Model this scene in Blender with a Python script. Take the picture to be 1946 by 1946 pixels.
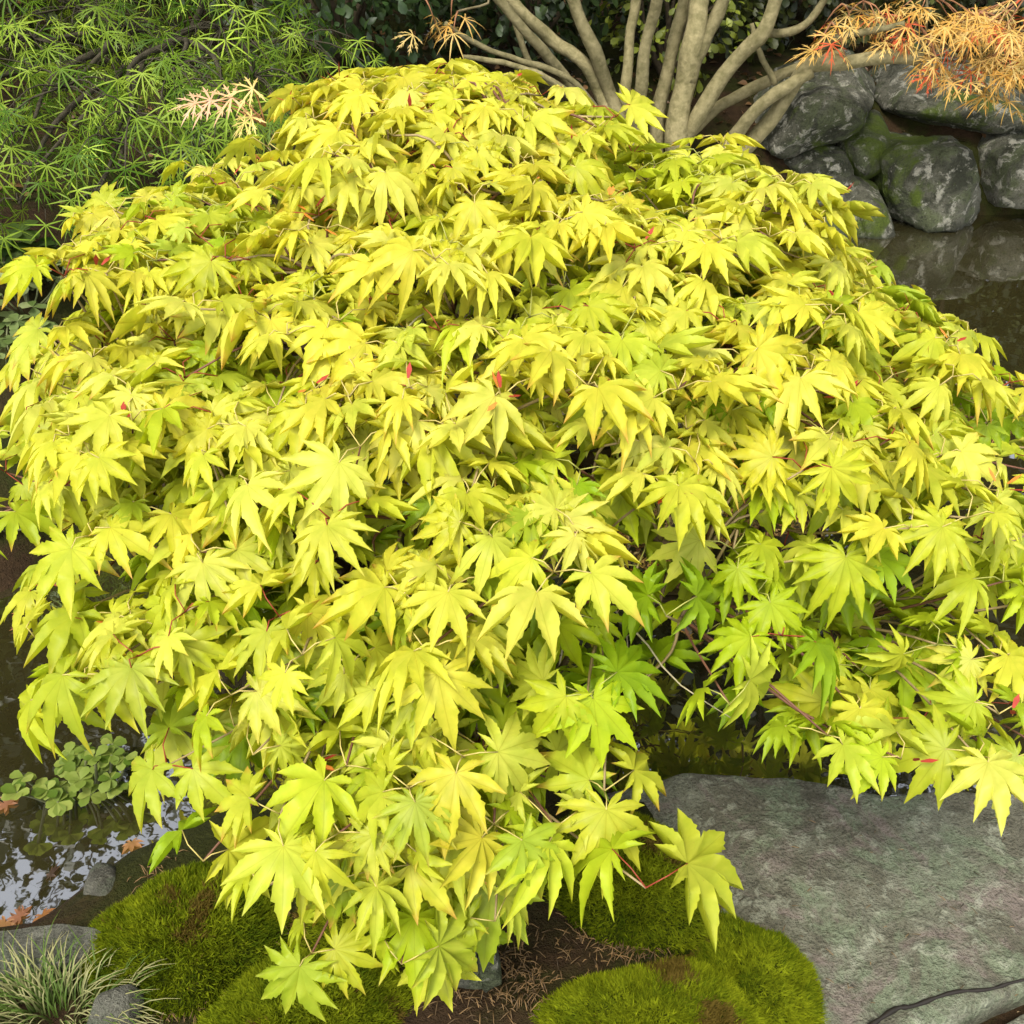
import bpy, math, random
import numpy as np
from mathutils import Vector, Matrix, noise
from mathutils.bvhtree import BVHTree

R = math.radians
scene = bpy.context.scene
C = scene.collection
for o in list(bpy.data.objects):
    bpy.data.objects.remove(o)

# ------------------------------------------------------------------ camera
PITCH = R(35.0); CAMZ = 1.55; FPX = 1910.0; HALF = 973.0
cam_d = bpy.data.cameras.new('camera'); cam = bpy.data.objects.new('camera', cam_d)
C.objects.link(cam); scene.camera = cam
cam.location = (0, 0, CAMZ); cam.rotation_euler = (R(90) - PITCH, 0, 0)
cam_d.sensor_width = 36; cam_d.lens = 36 * FPX / 1946; cam_d.clip_start = 0.02; cam_d.clip_end = 400

# ------------------------------------------------------------------ sky, sun, exposure (overcast day)
SUN_EL, SUN_AZ = R(58), R(205)      # high, behind the viewer's left shoulder
world = bpy.data.worlds.new('World'); scene.world = world; world.use_nodes = True
nt = world.node_tree; nt.nodes.clear()
sky = nt.nodes.new('ShaderNodeTexSky'); sky.sky_type = 'NISHITA'; sky.sun_disc = False
sky.sun_elevation = SUN_EL; sky.sun_rotation = SUN_AZ; sky.dust_density = 2.0; sky.air_density = 1.0
hs = nt.nodes.new('ShaderNodeHueSaturation'); hs.inputs['Saturation'].default_value = 0.30
hs.inputs['Value'].default_value = 1.25
bg = nt.nodes.new('ShaderNodeBackground'); bg.inputs[1].default_value = 0.15
wo = nt.nodes.new('ShaderNodeOutputWorld')
nt.links.new(sky.outputs[0], hs.inputs['Color']); nt.links.new(hs.outputs[0], bg.inputs[0]); nt.links.new(bg.outputs[0], wo.inputs[0])
sl = bpy.data.lights.new('sun', 'SUN'); sl.energy = 1.5; sl.angle = R(14); sl.color = (1, 0.95, 0.86)
sun = bpy.data.objects.new('sun', sl); C.objects.link(sun)
sdir = Vector((math.sin(SUN_AZ) * math.cos(SUN_EL), math.cos(SUN_AZ) * math.cos(SUN_EL), math.sin(SUN_EL)))
sun.rotation_euler = sdir.to_track_quat('Z', 'Y').to_euler(); sun.location = sdir * 30
scene.view_settings.view_transform = 'Standard'; scene.view_settings.look = 'None'
scene.view_settings.exposure = 1.2; scene.view_settings.gamma = 1.0
scene.render.engine = 'CYCLES'
scene.cycles.max_bounces = 4; scene.cycles.diffuse_bounces = 2; scene.cycles.glossy_bounces = 3; scene.cycles.transmission_bounces = 4

# ------------------------------------------------------------------ helpers
FW = np.array([0, math.cos(PITCH), -math.sin(PITCH)]); UP = np.array([0, math.sin(PITCH), math.cos(PITCH)]); RT = np.array([1., 0, 0])
CAM = np.array([0, 0, CAMZ])
def ray(px, py): return FW + RT * (px - HALF) / FPX + UP * (HALF - py) / FPX
def at(px, py, z):                    # the point of height z seen at a pixel of the photograph
    d = ray(px, py); return CAM + d * (z - CAMZ) / d[2]
def atY(px, py, Y):                   # the same at a ground distance
    d = ray(px, py); return CAM + d * (Y / d[1])
def fbm(x, y, z=0.0, o=4): return noise.fractal(Vector((x, y, z)), 1.0, 2.0, o)
def nrm(v):
    v = np.asarray(v, float); return v / (np.linalg.norm(v) + 1e-12)

def mesh_np(name, V, loops, sizes, mat, col=None, lv=None, smooth=True):
    me = bpy.data.meshes.new(name)
    V = np.asarray(V, np.float32); loops = np.asarray(loops, np.int32); sizes = np.asarray(sizes, np.int32)
    me.vertices.add(len(V)); me.vertices.foreach_set('co', V.ravel())
    me.loops.add(len(loops)); me.loops.foreach_set('vertex_index', loops)
    me.polygons.add(len(sizes))
    st = np.zeros(len(sizes), np.int32); st[1:] = np.cumsum(sizes)[:-1]
    me.polygons.foreach_set('loop_start', st); me.polygons.foreach_set('loop_total', sizes)
    me.polygons.foreach_set('use_smooth', np.full(len(sizes), smooth, bool))
    if col is not None:
        a = me.attributes.new('tint', 'FLOAT_COLOR', 'POINT'); a.data.foreach_set('color', np.asarray(col, np.float32).ravel())
    if lv is not None:
        a = me.attributes.new('lv', 'FLOAT_VECTOR', 'POINT'); a.data.foreach_set('vector', np.asarray(lv, np.float32).ravel())
    me.update(calc_edges=True); me.validate()
    if mat: me.materials.append(mat)
    return me
def link(name, data, parent=None, **props):
    o = bpy.data.objects.new(name, data); C.objects.link(o)
    if parent: o.parent = parent
    for k, v in props.items(): o[k] = v
    return o
def thing(name, label, cat, loc=(0, 0, 0), group=None):
    o = bpy.data.objects.new(name, None); C.objects.link(o); o.location = [float(a) for a in loc]
    o.empty_display_size = 0.05; o['label'] = label; o['category'] = cat
    if group: o['group'] = group
    return o
def part(name, me, root, **props):    # mesh in world coordinates, parented to an Empty with a location
    o = link(name, me, root, **props); o.matrix_parent_inverse = Matrix.Translation(-root.location); return o

class Geo:                            # collects polygons of one mesh
    def __init__(s): s.V = []; s.L = []; s.S = []; s.col = []; s.lv = []; s.n = 0
    def add(s, V, loops, sizes, col=None, lv=None):
        V = np.asarray(V, float); s.V.append(V); s.L.append(np.asarray(loops, int) + s.n); s.S.append(np.asarray(sizes, int))
        if col is not None:
            col = np.asarray(col, float); s.col.append(np.tile(col, (len(V), 1)) if col.ndim == 1 else col)
        if lv is not None: s.lv.append(lv)
        s.n += len(V)
    def tube(s, P, rad, k=6, col=None):
        P = np.asarray(P, float); n = len(P); rad = np.broadcast_to(np.asarray(rad, float), (n,))
        T = np.gradient(P, axis=0); T /= np.linalg.norm(T, axis=1)[:, None] + 1e-9
        a = np.cross(T[0], [0.31, 0.17, 0.93]); a = nrm(a); V = np.zeros((n, k, 3))
        th = np.arange(k) * 2 * math.pi / k
        for i in range(n):
            a = nrm(a - T[i] * np.dot(a, T[i])); b = np.cross(T[i], a)
            V[i] = P[i] + rad[i] * (np.cos(th)[:, None] * a + np.sin(th)[:, None] * b)
        i, j = np.meshgrid(np.arange(n - 1), np.arange(k), indexing='ij'); i = i.ravel(); j = j.ravel(); j2 = (j + 1) % k
        q = np.stack([i * k + j, i * k + j2, (i + 1) * k + j2, (i + 1) * k + j], 1)
        loops = np.concatenate([q.ravel(), np.arange(k)[::-1], (n - 1) * k + np.arange(k)])
        s.add(V.reshape(-1, 3), loops, [4] * len(q) + [k, k], col)
    def inst(s, tpl, M, T, cols):     # many copies of a leaf template
        V, L, S, lv = tpl; k = len(M); n = len(V)
        W = np.einsum('kij,nj->kni', M, V) + T[:, None, :]
        LL = (np.asarray(L)[None, :] + (np.arange(k) * n)[:, None]).ravel()
        s.add(W.reshape(-1, 3), LL, np.tile(S, k), np.repeat(cols, n, axis=0), np.tile(lv, (k, 1)))
    def mesh(s, name, mat, smooth=True):
        return mesh_np(name, np.concatenate(s.V), np.concatenate(s.L), np.concatenate(s.S), mat,
                       np.concatenate(s.col) if s.col else None, np.concatenate(s.lv) if s.lv else None, smooth)
def spline(P, n):
    P = np.asarray(P, float); m = len(P); out = []
    Q = np.vstack([2 * P[0] - P[1], P, 2 * P[-1] - P[-2]])
    for t in np.linspace(0, m - 1 - 1e-6, n):
        i = int(t); f = t - i; a, b, c, d = Q[i:i + 4]
        out.append(0.5 * ((2 * b) + (c - a) * f + (2 * a - 5 * b + 4 * c - d) * f * f + (3 * b - a - 3 * c + d) * f ** 3))
    return np.array(out)

# ------------------------------------------------------------------ materials
def newmat(name):
    m = bpy.data.materials.new(name); m.use_nodes = True; t = m.node_tree; t.nodes.clear(); return m, t
class NT:
    def __init__(s, t): s.t = t
    def n(s, kind, **kw):
        x = s.t.nodes.new('ShaderNode' + kind)
        for k, v in kw.items(): setattr(x, k, v)
        return x
    def l(s, a, b): s.t.links.new(a, b)
    def ramp(s, fac, stops):
        r = s.n('ValToRGB'); s.l(fac, r.inputs[0]); e = r.color_ramp.elements
        while len(e) < len(stops): e.new(0.5)
        for x, (p, c) in zip(e, stops): x.position = p; x.color = (c, c, c, 1) if isinstance(c, (int, float)) else (*c, 1)
        return r.outputs[0]
    def mix(s, fac, a, b, mode='MIX'):
        x = s.n('Mix', data_type='RGBA', blend_type=mode)
        for v, i in ((fac, 0), (a, 6), (b, 7)):
            if hasattr(v, 'links'): s.l(v, x.inputs[i])
            else: x.inputs[i].default_value = v if i == 0 else (*v, 1)
        return x.outputs[2]
    def math(s, op, a, b=0.0, clamp=False):
        x = s.n('Math', operation=op, use_clamp=clamp)
        for v, i in ((a, 0), (b, 1)):
            if hasattr(v, 'links'): s.l(v, x.inputs[i])
            else: x.inputs[i].default_value = v
        return x.outputs[0]
    def noise(s, scale, detail=5, rough=0.6, vec=None, dist=0.0):
        x = s.n('TexNoise'); x.inputs['Scale'].default_value = scale; x.inputs['Detail'].default_value = detail
        x.inputs['Roughness'].default_value = rough; x.inputs['Distortion'].default_value = dist
        if vec is not None: s.l(vec, x.inputs['Vector'])
        return x.outputs[0]
    def bump(s, h, strength, dist, normal=None):
        x = s.n('Bump'); x.inputs['Strength'].default_value = strength; x.inputs['Distance'].default_value = dist; s.l(h, x.inputs['Height'])
        if normal is not None: s.l(normal, x.inputs['Normal'])
        return x.outputs[0]
    def out(s, sh): o = s.n('OutputMaterial'); s.l(sh, o.inputs[0])
    def principled(s, col, rough=0.7, spec=0.3, normal=None):
        p = s.n('BsdfPrincipled')
        if hasattr(col, 'links'): s.l(col, p.inputs['Base Color'])
        else: p.inputs['Base Color'].default_value = (*col, 1)
        if hasattr(rough, 'links'): s.l(rough, p.inputs['Roughness'])
        else: p.inputs['Roughness'].default_value = rough
        p.inputs['Specular IOR Level'].default_value = spec
        if normal is not None: s.l(normal, p.inputs['Normal'])
        return p.outputs[0]

def leaf_mat(name, src, trans=0.4, tipcol=(0.55, 0.22, 0.05), vein=0.6, rough=0.45, spec=0.25):
    m, t = newmat(name); N = NT(t)
    if src == 'obj':
        oi = N.n('ObjectInfo'); col, al = oi.outputs['Color'], oi.outputs['Alpha']
    else:
        a = N.n('Attribute', attribute_name='tint'); col, al = a.outputs['Color'], a.outputs['Alpha']
    lv = N.n('Attribute', attribute_name='lv'); sx = N.n('SeparateXYZ'); N.l(lv.outputs['Vector'], sx.inputs[0])
    u = N.math('ABSOLUTE', sx.outputs[0]); v = sx.outputs[1]
    mid = N.math('SUBTRACT', 1.0, N.math('MULTIPLY', u, 9.0), True)
    w = N.math('SINE', N.math('MULTIPLY', N.math('SUBTRACT', v, N.math('MULTIPLY', u, 0.9)), 75.0))
    side = N.math('MULTIPLY', N.math('POWER', N.math('ABSOLUTE', w), 10.0), 0.45)
    vn = N.math('MAXIMUM', mid, side)
    geo = N.n('NewGeometry')
    nz = N.noise(38, 3, 0.6, geo.outputs['Position'])
    c1 = N.mix(N.math('MULTIPLY', vn, vein), col, (0.70, 0.66, 0.30), 'MULTIPLY')
    mot = N.mix(N.ramp(nz, [(0.36, 0.0), (0.66, 0.55)]), c1, (0.62, 0.74, 0.4), 'MULTIPLY')
    mot = N.mix(N.ramp(N.noise(210, 2, 0.5, geo.outputs['Position']), [(0.74, 0.0), (0.79, 0.55)]), mot, (0.40, 0.20, 0.05))
    tipf = N.math('MULTIPLY', N.ramp(v, [(0.72, 0.0), (1.0, 1.0)]), al)
    c3 = N.mix(tipf, mot, tipcol)
    bmp = N.bump(vn, -0.6, 0.003)
    p = N.principled(c3, rough, spec, bmp)
    tr = N.n('BsdfTranslucent'); tc = N.mix(1.0, c3, (1.0, 0.98, 0.55), 'MULTIPLY'); N.l(tc, tr.inputs[0])
    ms = N.n('MixShader'); ms.inputs[0].default_value = trans; N.l(p, ms.inputs[1]); N.l(tr.outputs[0], ms.inputs[2])
    N.out(ms.outputs[0]); return m
def tint_mat(name, rough=0.8, spec=0.2, bscale=60, bst=0.4, bd=0.004, mot=(0.45, 0.45, 0.42), trans=0.0):
    m, t = newmat(name); N = NT(t); a = N.n('Attribute', attribute_name='tint'); g = N.n('NewGeometry')
    nz = N.noise(bscale, 5, 0.65, g.outputs['Position'])
    c = N.mix(N.ramp(nz, [(0.35, 0.8), (0.65, 0.0)]), a.outputs['Color'], mot, 'MULTIPLY')
    p = N.principled(c, rough, spec, N.bump(nz, bst, bd))
    if trans:
        tr = N.n('BsdfTranslucent'); N.l(c, tr.inputs[0]); ms = N.n('MixShader'); ms.inputs[0].default_value = trans
        N.l(p, ms.inputs[1]); N.l(tr.outputs[0], ms.inputs[2]); p = ms.outputs[0]
    N.out(p); return m
def rock_mat(name, base, dark, lichen, green, moss=0.5, scale=1.0, lich=0.5, pink=None, wet=True):
    m, t = newmat(name); N = NT(t); g = N.n('NewGeometry'); P = g.outputs['Position']
    big = N.noise(4.5 * scale, 6, 0.62, P, 0.6); mid = N.noise(17 * scale, 6, 0.68, P, 0.3); fine = N.noise(120 * scale, 4, 0.7, P)
    c = N.mix(N.ramp(big, [(0.40, 0.0), (0.58, 1.0)]), base, dark)
    c = N.mix(N.ramp(N.noise(6.3 * scale, 5, 0.6, P, 1.0), [(0.48, 0.0), (0.58, 0.9)]), c, green)
    if pink: c = N.mix(N.ramp(N.noise(4.1 * scale, 4, 0.6, N.n('Mapping').outputs[0] if False else P, 1.6), [(0.52, 0.0), (0.62, 0.85)]), c, pink)
    c = N.mix(N.ramp(mid, [(0.54, 0.0), (0.61, lich)]), c, lichen)
    c = N.mix(N.ramp(N.noise(31 * scale, 5, 0.7, P, 0.4), [(0.34, 0.8), (0.46, 0.0)]), c, dark)
    c = N.mix(N.ramp(fine, [(0.36, 0.75), (0.52, 0.0)]), c, (0.42, 0.42, 0.4), 'MULTIPLY')
    c = N.mix(N.ramp(N.noise(75 * scale, 3, 0.6, P), [(0.68, 0.0), (0.75, lich * 0.8)]), c, lichen)
    sp = N.n('SeparateXYZ'); N.l(P, sp.inputs[0])
    if moss > 0:
        mk = N.ramp(N.noise(3.3 * scale, 5, 0.62, P, 0.7), [(0.64 - 0.14 * moss, 0.0), (0.72 - 0.14 * moss, 1.0)])
        c = N.mix(mk, c, N.mix(fine, (0.035, 0.06, 0.006), (0.10, 0.13, 0.012)))
    if wet:
        wl = N.math('SUBTRACT', 1.0, N.math('DIVIDE', N.math('ADD', sp.outputs[2], N.math('MULTIPLY', big, 0.05)), 0.09), True)
        c = N.mix(N.math('MULTIPLY', wl, 0.8), c, (0.012, 0.014, 0.006))
    h = N.math('ADD', N.math('MULTIPLY', mid, 1.0), N.math('MULTIPLY', fine, 0.35))
    b = N.bump(h, 1.0, 0.05 / scale)
    N.out(N.principled(c, 0.82, 0.25, b)); return m

M = {}
M['leaf_obj'] = leaf_mat('golden_leaf', 'obj', 0.46); M['leaf_att'] = leaf_mat('golden_foliage', 'att', 0.46)
M['lace_obj'] = leaf_mat('lace_leaf', 'obj', 0.3, vein=0.1, spec=0.12); M['lace_att'] = leaf_mat('lace_foliage', 'att', 0.3, vein=0.1)
M['bark'] = tint_mat('bark', 0.85, 0.2, 28, 0.8, 0.012, (0.40, 0.42, 0.32))
M['twig'] = tint_mat('twig', 0.6, 0.3, 90, 0.2, 0.002, (0.7, 0.7, 0.65))
M['moss'] = tint_mat('moss_fuzz', 0.9, 0.05, 40, 0.0, 0.001, (0.6, 0.62, 0.5), 0.3)
M['blade'] = tint_mat('grass_blades', 0.6, 0.2, 50, 0.0, 0.001, (0.75, 0.75, 0.7), 0.3)
M['ever'] = tint_mat('evergreen_leaf', 0.45, 0.4, 20, 0.1, 0.002, (0.55, 0.6, 0.5), 0.2)
M['rock'] = rock_mat('boulder', (0.165, 0.16, 0.115), (0.038, 0.04, 0.022), (0.40, 0.385, 0.30), (0.095, 0.11, 0.05), 0.6, 1.0, 0.85)
M['slab'] = rock_mat('slab_stone', (0.25, 0.25, 0.175), (0.15, 0.14, 0.095), (0.42, 0.43, 0.31), (0.22, 0.255, 0.155), -1, 1.4, 0.6, (0.25, 0.20, 0.165), False)
M['grey'] = rock_mat('grey_stone', (0.165, 0.16, 0.12), (0.08, 0.075, 0.055), (0.27, 0.26, 0.20), (0.12, 0.13, 0.085), -1, 2.5, 0.4, None, False)

def ground_material():
    m, t = newmat('soil'); N = NT(t); g = N.n('NewGeometry'); P = g.outputs['Position']
    a = N.noise(3.0, 6, 0.65, P, 0.5); b = N.noise(45, 6, 0.75, P); f = N.noise(160, 3, 0.7, P)
    c = N.mix(b, (0.012, 0.008, 0.004), (0.085, 0.05, 0.024))
    c = N.mix(N.ramp(a, [(0.42, 0.0), (0.54, 0.9)]), c, N.mix(b, (0.012, 0.016, 0.003), (0.05, 0.056, 0.01)))
    h = N.math('ADD', b, N.math('MULTIPLY', f, 0.5))
    N.out(N.principled(c, 0.95, 0.1, N.bump(h, 1.0, 0.02))); return m
M['soil'] = ground_material()
def water_material():
    m, t = newmat('pond_water'); N = NT(t); g = N.n('NewGeometry'); P = g.outputs['Position']
    n1 = N.noise(5.5, 2, 0.5, P); n2 = N.noise(26, 2, 0.5, P)
    b = N.bump(N.math('ADD', n1, N.math('MULTIPLY', n2, 0.10)), 0.045, 0.02)
    murk = N.mix(N.noise(3.0, 5, 0.6, P), (0.014, 0.012, 0.004), (0.038, 0.031, 0.010))
    d = N.n('BsdfDiffuse'); N.l(murk, d.inputs[0])
    gl = N.n('BsdfGlossy'); gl.inputs['Roughness'].default_value = 0.015; N.l(b, gl.inputs['Normal']); gl.inputs[0].default_value = (1, 1, 1, 1)
    lw = N.n('Fresnel'); lw.inputs[0].default_value = 1.33; N.l(b, lw.inputs['Normal'])
    fac = N.math('ADD', N.math('MULTIPLY', lw.outputs[0], 0.9), 0.33, True)
    ms = N.n('MixShader'); N.l(fac, ms.inputs[0]); N.l(d.outputs[0], ms.inputs[1]); N.l(gl.outputs[0], ms.inputs[2]); N.out(ms.outputs[0]); return m
M['water'] = water_material()

# ------------------------------------------------------------------ the setting: ground sheet with the pond basin, water
POND = np.array([(-3.4, 0.95), (-1.25, 0.97), (-0.80, 1.0), (-0.70, 1.13), (-0.52, 1.24), (-0.2, 1.33), (0.08, 1.36), (0.2, 1.26), (0.55, 1.26),
                 (1.2, 1.22), (2.2, 1.2), (4.0, 1.2), (6.0, 2.0), (6.5, 4.2), (4.2, 4.75), (2.2, 4.62), (1.3, 4.5), (0.85, 4.25), (0.4, 3.9), (0, 3.5),
                 (-0.6, 3.0), (-0.98, 2.6), (-1.12, 2.2), (-1.2, 1.9), (-1.6, 1.62), (-3.2, 1.5)])
def pond_sd(x, y):                    # signed distance to the shore, positive on land
    A = POND; B = np.roll(POND, -1, 0); p = np.array([x, y]); e = B - A; w = p - A
    tt = np.clip((w * e).sum(1) / (e * e).sum(1), 0, 1); d = np.sqrt(((w - e * tt[:, None]) ** 2).sum(1)).min()
    inside = False
    for (ax, ay), (bx, by) in zip(A, B):
        if (ay > y) != (by > y) and x < (bx - ax) * (y - ay) / (by - ay) + ax: inside = not inside
    return -d if inside else d
def ground_h(x, y):
    d = pond_sd(x, y)
    if d < 0: return max(-0.35, d * 1.6) - 0.012
    n = fbm(x * 1.7, y * 1.7, 3.1) * 0.05 + fbm(x * 9, y * 9, 1.0) * 0.012
    far = min(1.0, max(0.0, (y - 2.6) / 0.9)) if x > -1.0 else min(1.0, max(0.0, (y - 1.9) / 0.8))
    near = 0.085 * (1 - math.exp(-d / 0.05))
    if x > 0.25: near *= 0.35
    bank = 0.40 * (1 - math.exp(-d / 0.22)) + 0.13 * d
    return near * (1 - far) + bank * far + n * min(1, d * 4 + 0.1) * (0.4 + 0.6 * far)
def axis(lo, hi, step, ext, n):
    a = np.arange(lo, hi + 1e-6, step); g = ext * (np.linspace(0, 1, n + 1)[1:] ** 2.2)
    return np.concatenate([lo - g[::-1], a, hi + g])
gx = axis(-2.4, 3.2, 0.04, 55, 22); gy = axis(-0.4, 6.4, 0.04, 70, 24)
GV = np.array([(x, y, ground_h(x, y)) for y in gy for x in gx])
nx = len(gx); ii, jj = np.meshgrid(np.arange(len(gy) - 1), np.arange(nx - 1), indexing='ij'); ii = ii.ravel(); jj = jj.ravel()
q = np.stack([ii * nx + jj, ii * nx + jj + 1, (ii + 1) * nx + jj + 1, (ii + 1) * nx + jj], 1)
link('ground', mesh_np('ground', GV, q.ravel(), [4] * len(q), M['soil']), kind='structure')
wv = [(-3.6, 0.6, 0), (7, 0.6, 0), (7, 5.2, 0), (-3.6, 5.2, 0)]
link('pond_water', mesh_np('pond_water', wv, [0, 1, 2, 3], [4], M['water']), kind='structure')

# ------------------------------------------------------------------ stones
def icosphere(n):
    import bmesh
    bm = bmesh.new(); bmesh.ops.create_icosphere(bm, subdivisions=n, radius=1.0)
    V = np.array([v.co[:] for v in bm.verts]); F = np.array([[v.index for v in f.verts] for f in bm.faces]); bm.free()
    return V / np.linalg.norm(V, axis=1)[:, None], F
ICO = {n: icosphere(n) for n in (4, 5)}
def stone_mesh(name, center, planes, mat, seed, rough=0.012, nscale=6.0, sharp=60.0, res=5):
    D, F = ICO[res]; rng = random.Random(seed); off = Vector((rng.uniform(0, 50), rng.uniform(0, 50), rng.uniform(0, 50)))
    k = np.zeros(len(D))
    for n, d in planes:
        n = nrm(n); k += np.maximum(D @ n, 0) ** sharp / max(d, 1e-3) ** sharp
    rho = k ** (-1.0 / sharp); V = D * rho[:, None]
    for i in range(len(V)):
        p = Vector(V[i]) * nscale + off
        a = noise.fractal(p, 0.9, 2.1, 6) * rough * 1.1 + (0.5 - abs(noise.noise(p * 0.45))) * rough * 1.6 + noise.cell(p * .5) * rough * .45
        V[i] += D[i] * a
    return mesh_np(name, V, F.ravel(), [3] * len(F), mat)
def outline_planes(outline, Y, thick, seed, tilt=0.35):      # a boulder whose front face has this outline
    P = np.array([atY(x, y, Y) for x, y in outline]); c = P.mean(0); rng = random.Random(seed); pl = []
    Q = (P - c)[:, [0, 2]]; area = sum(Q[i][0] * Q[(i + 1) % len(Q)][1] - Q[(i + 1) % len(Q)][0] * Q[i][1] for i in range(len(Q)))
    for i in range(len(Q)):
        a, b = Q[i], Q[(i + 1) % len(Q)]; e = b - a; n2 = np.array([e[1], -e[0]]) * (1 if area > 0 else -1); n2 /= np.linalg.norm(n2)
        d = max(float(n2 @ (a + b) / 2), 0.02); ty = rng.uniform(-tilt, 0.1)
        pl.append(((n2[0], ty, n2[1]), d / math.sqrt(1 + ty * ty)))
        cy = rng.uniform(0.7, 1.5)
        if i % 2 == 0: pl.append(((n2[0], -cy, n2[1]), (d * rng.uniform(.6, .85) + thick * rng.uniform(.6, .8) * cy) / math.sqrt(1 + cy * cy)))
    pl += [((rng.uniform(-.25, .25), -1, rng.uniform(0.0, .35)), thick * 0.85), ((0, 1, 0), thick)]
    return c, pl
def boulder(name, label, outline, Y, thick, seed, mat='rock', group='stones of the rock bank', rough=0.022):
    c, pl = outline_planes(outline, Y, thick, seed)
    o = link(name, stone_mesh(name, c, pl, M[mat], seed, rough), label=label, category='stone')
    o.location = c
    if group: o['group'] = group
    return o
boulder('boulder', 'grey boulder with a pale flat top, crossed by the slanting stems of the bare-stemmed maple',
        [(1462, 222), (1505, 168), (1570, 148), (1625, 150), (1655, 195), (1640, 222), (1560, 262), (1475, 290), (1435, 265)], 4.75, 0.26, 11)
boulder('boulder', 'long dark boulder with white lichen, capping the bank under the orange foliage',
        [(1668, 200), (1715, 158), (1800, 140), (1900, 165), (1946, 190), (1960, 215), (1900, 250), (1830, 262), (1770, 240), (1700, 222)], 4.95, 0.3, 12)
boulder('boulder', 'leaf-shaped wedge stone, smooth, pinched between two boulders',
        [(1600, 265), (1640, 243), (1675, 247), (1702, 278), (1660, 322), (1612, 348), (1598, 300)], 4.72, 0.16, 13, rough=0.012)
boulder('boulder', 'small brownish stone below the pale-topped boulder',
        [(1490, 305), (1540, 282), (1590, 285), (1604, 320), (1598, 352), (1530, 358)], 4.68, 0.15, 14)
boulder('boulder', 'big round-cornered boulder with a green moss patch, standing at the waterline',
        [(1668, 300), (1710, 272), (1800, 272), (1838, 290), (1850, 340), (1835, 395), (1800, 432), (1735, 432), (1690, 410), (1663, 355)], 4.62, 0.26, 15)
boulder('boulder', 'blocky lichen-spotted boulder with a mossy top beside the big moss-patched boulder',
        [(1868, 330), (1880, 290), (1925, 262), (1990, 262), (2030, 330), (2010, 395), (1900, 388), (1866, 370)], 4.72, 0.3, 16)
boulder('boulder', 'low angular stone at the waterline behind the golden maple',
        [(1490, 405), (1565, 358), (1618, 352), (1645, 390), (1655, 436), (1600, 448), (1495, 448)], 4.5, 0.2, 17)
boulder('boulder', 'small square speckled stone at the waterline, left of the big moss-patched boulder',
        [(1615, 375), (1642, 362), (1674, 377), (1692, 436), (1660, 446), (1618, 446)], 4.44, 0.14, 18, rough=0.014)
boulder('boulder', 'round dark boulder beyond the blocky lichen-spotted boulder',
        [(2030, 360), (2060, 300), (2150, 280), (2220, 330), (2210, 420), (2100, 440), (2035, 420)], 4.75, 0.3, 19)
boulder('boulder', 'dark mossy boulder under the green laceleaf maple',
        [(150, 400), (210, 330), (330, 300), (460, 320), (520, 390), (480, 470), (300, 480), (170, 470)], 3.75, 0.3, 20)

def slab(name, label, poly, ztop, thick, mat, seed, amp=0.008, group=None, ridge=None, tilt=(0, 0)):
    P = np.array(poly); c = P.mean(0); n = 70; rng = random.Random(seed); o1 = rng.uniform(0, 40)
    th = np.linspace(0, 2 * math.pi, 180, endpoint=False); rad = []
    for a in th:
        d = np.array([math.cos(a), math.sin(a)]); best = 9
        for i in range(len(P)):
            A = P[i] - c; B = P[(i + 1) % len(P)] - c; e = B - A; den = d[0] * e[1] - d[1] * e[0]
            if abs(den) < 1e-9: continue
            t = (A[0] * e[1] - A[1] * e[0]) / den; s = (A[0] * d[1] - A[1] * d[0]) / den
            if t > 0 and -1e-6 <= s <= 1 + 1e-6: best = min(best, t)
        rad.append(best)
    rad = np.array(rad); rad = (rad + np.roll(rad, 1) + np.roll(rad, -1)) / 3
    rings = [(f, 0) for f in np.linspace(0.02, 0.965, 46)] + [(0.985, 0.004), (0.997, 0.011), (1.003, 0.022), (1.0, 0.05), (0.97, thick)]
    V = []
    for f, dz in rings:
        for a, r in zip(th, rad):
            r2 = r * f * (1 + 0.02 * fbm(math.cos(a) * 3 + o1, math.sin(a) * 3, 0.3) * f)
            x, y = c[0] + r2 * math.cos(a), c[1] + r2 * math.sin(a)
            z = ztop - dz + tilt[0] * (x - c[0]) + tilt[1] * (y - c[1])
            if dz < 0.04:
                z += amp * fbm(x * 5 + o1, y * 5, 0) + amp * 0.35 * fbm(x * 26, y * 26, o1)
                if ridge:
                    for (rx, ry, nx_, ny_, k) in ridge:
                        z -= k * max(0.0, (x - rx) * nx_ + (y - ry) * ny_)
            V.append((x, y, z))
    m = len(th); L = []; S = []
    for i in range(len(rings) - 1):
        for j in range(m):
            L += [i * m + j, i * m + (j + 1) % m, (i + 1) * m + (j + 1) % m, (i + 1) * m + j][::-1]; S.append(4)
    L += list(range(m)); S.append(m)
    me = mesh_np(name, np.array(V) - [c[0], c[1], ztop], L, S, M[mat])
    o = link(name, me, label=label, category='stone'); o.location = (c[0], c[1], ztop)
    if group: o['group'] = group
    return o
Z = 0.07
sp = [at(x, y, Z)[:2] for x, y in [(1110, 1500), (1300, 1462), (1490, 1470), (1700, 1512), (1800, 1495), (1946, 1505), (2160, 1560), (2260, 1700), (2200, 1830), (1960, 1880), (1760, 1960),
                                   (1600, 2120), (1300, 2140), (1100, 1900), (1060, 1650)]]
slab('stone_slab', 'broad flat stone slab mottled green and pinkish grey, between moss and pond', sp, Z, 0.16, 'slab', 3, 0.010,
     ridge=[(*at(1620, 1830, Z)[:2], -0.35, -0.94, 0.06), (*at(1500, 1500, Z)[:2], -0.95, 0.3, 0.05)])
sp = [at(x, y, Z)[:2] for x, y in [(1800, 1995), (1990, 1905), (2250, 1850), (2400, 2000), (2300, 2250), (1900, 2200)]]
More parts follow.
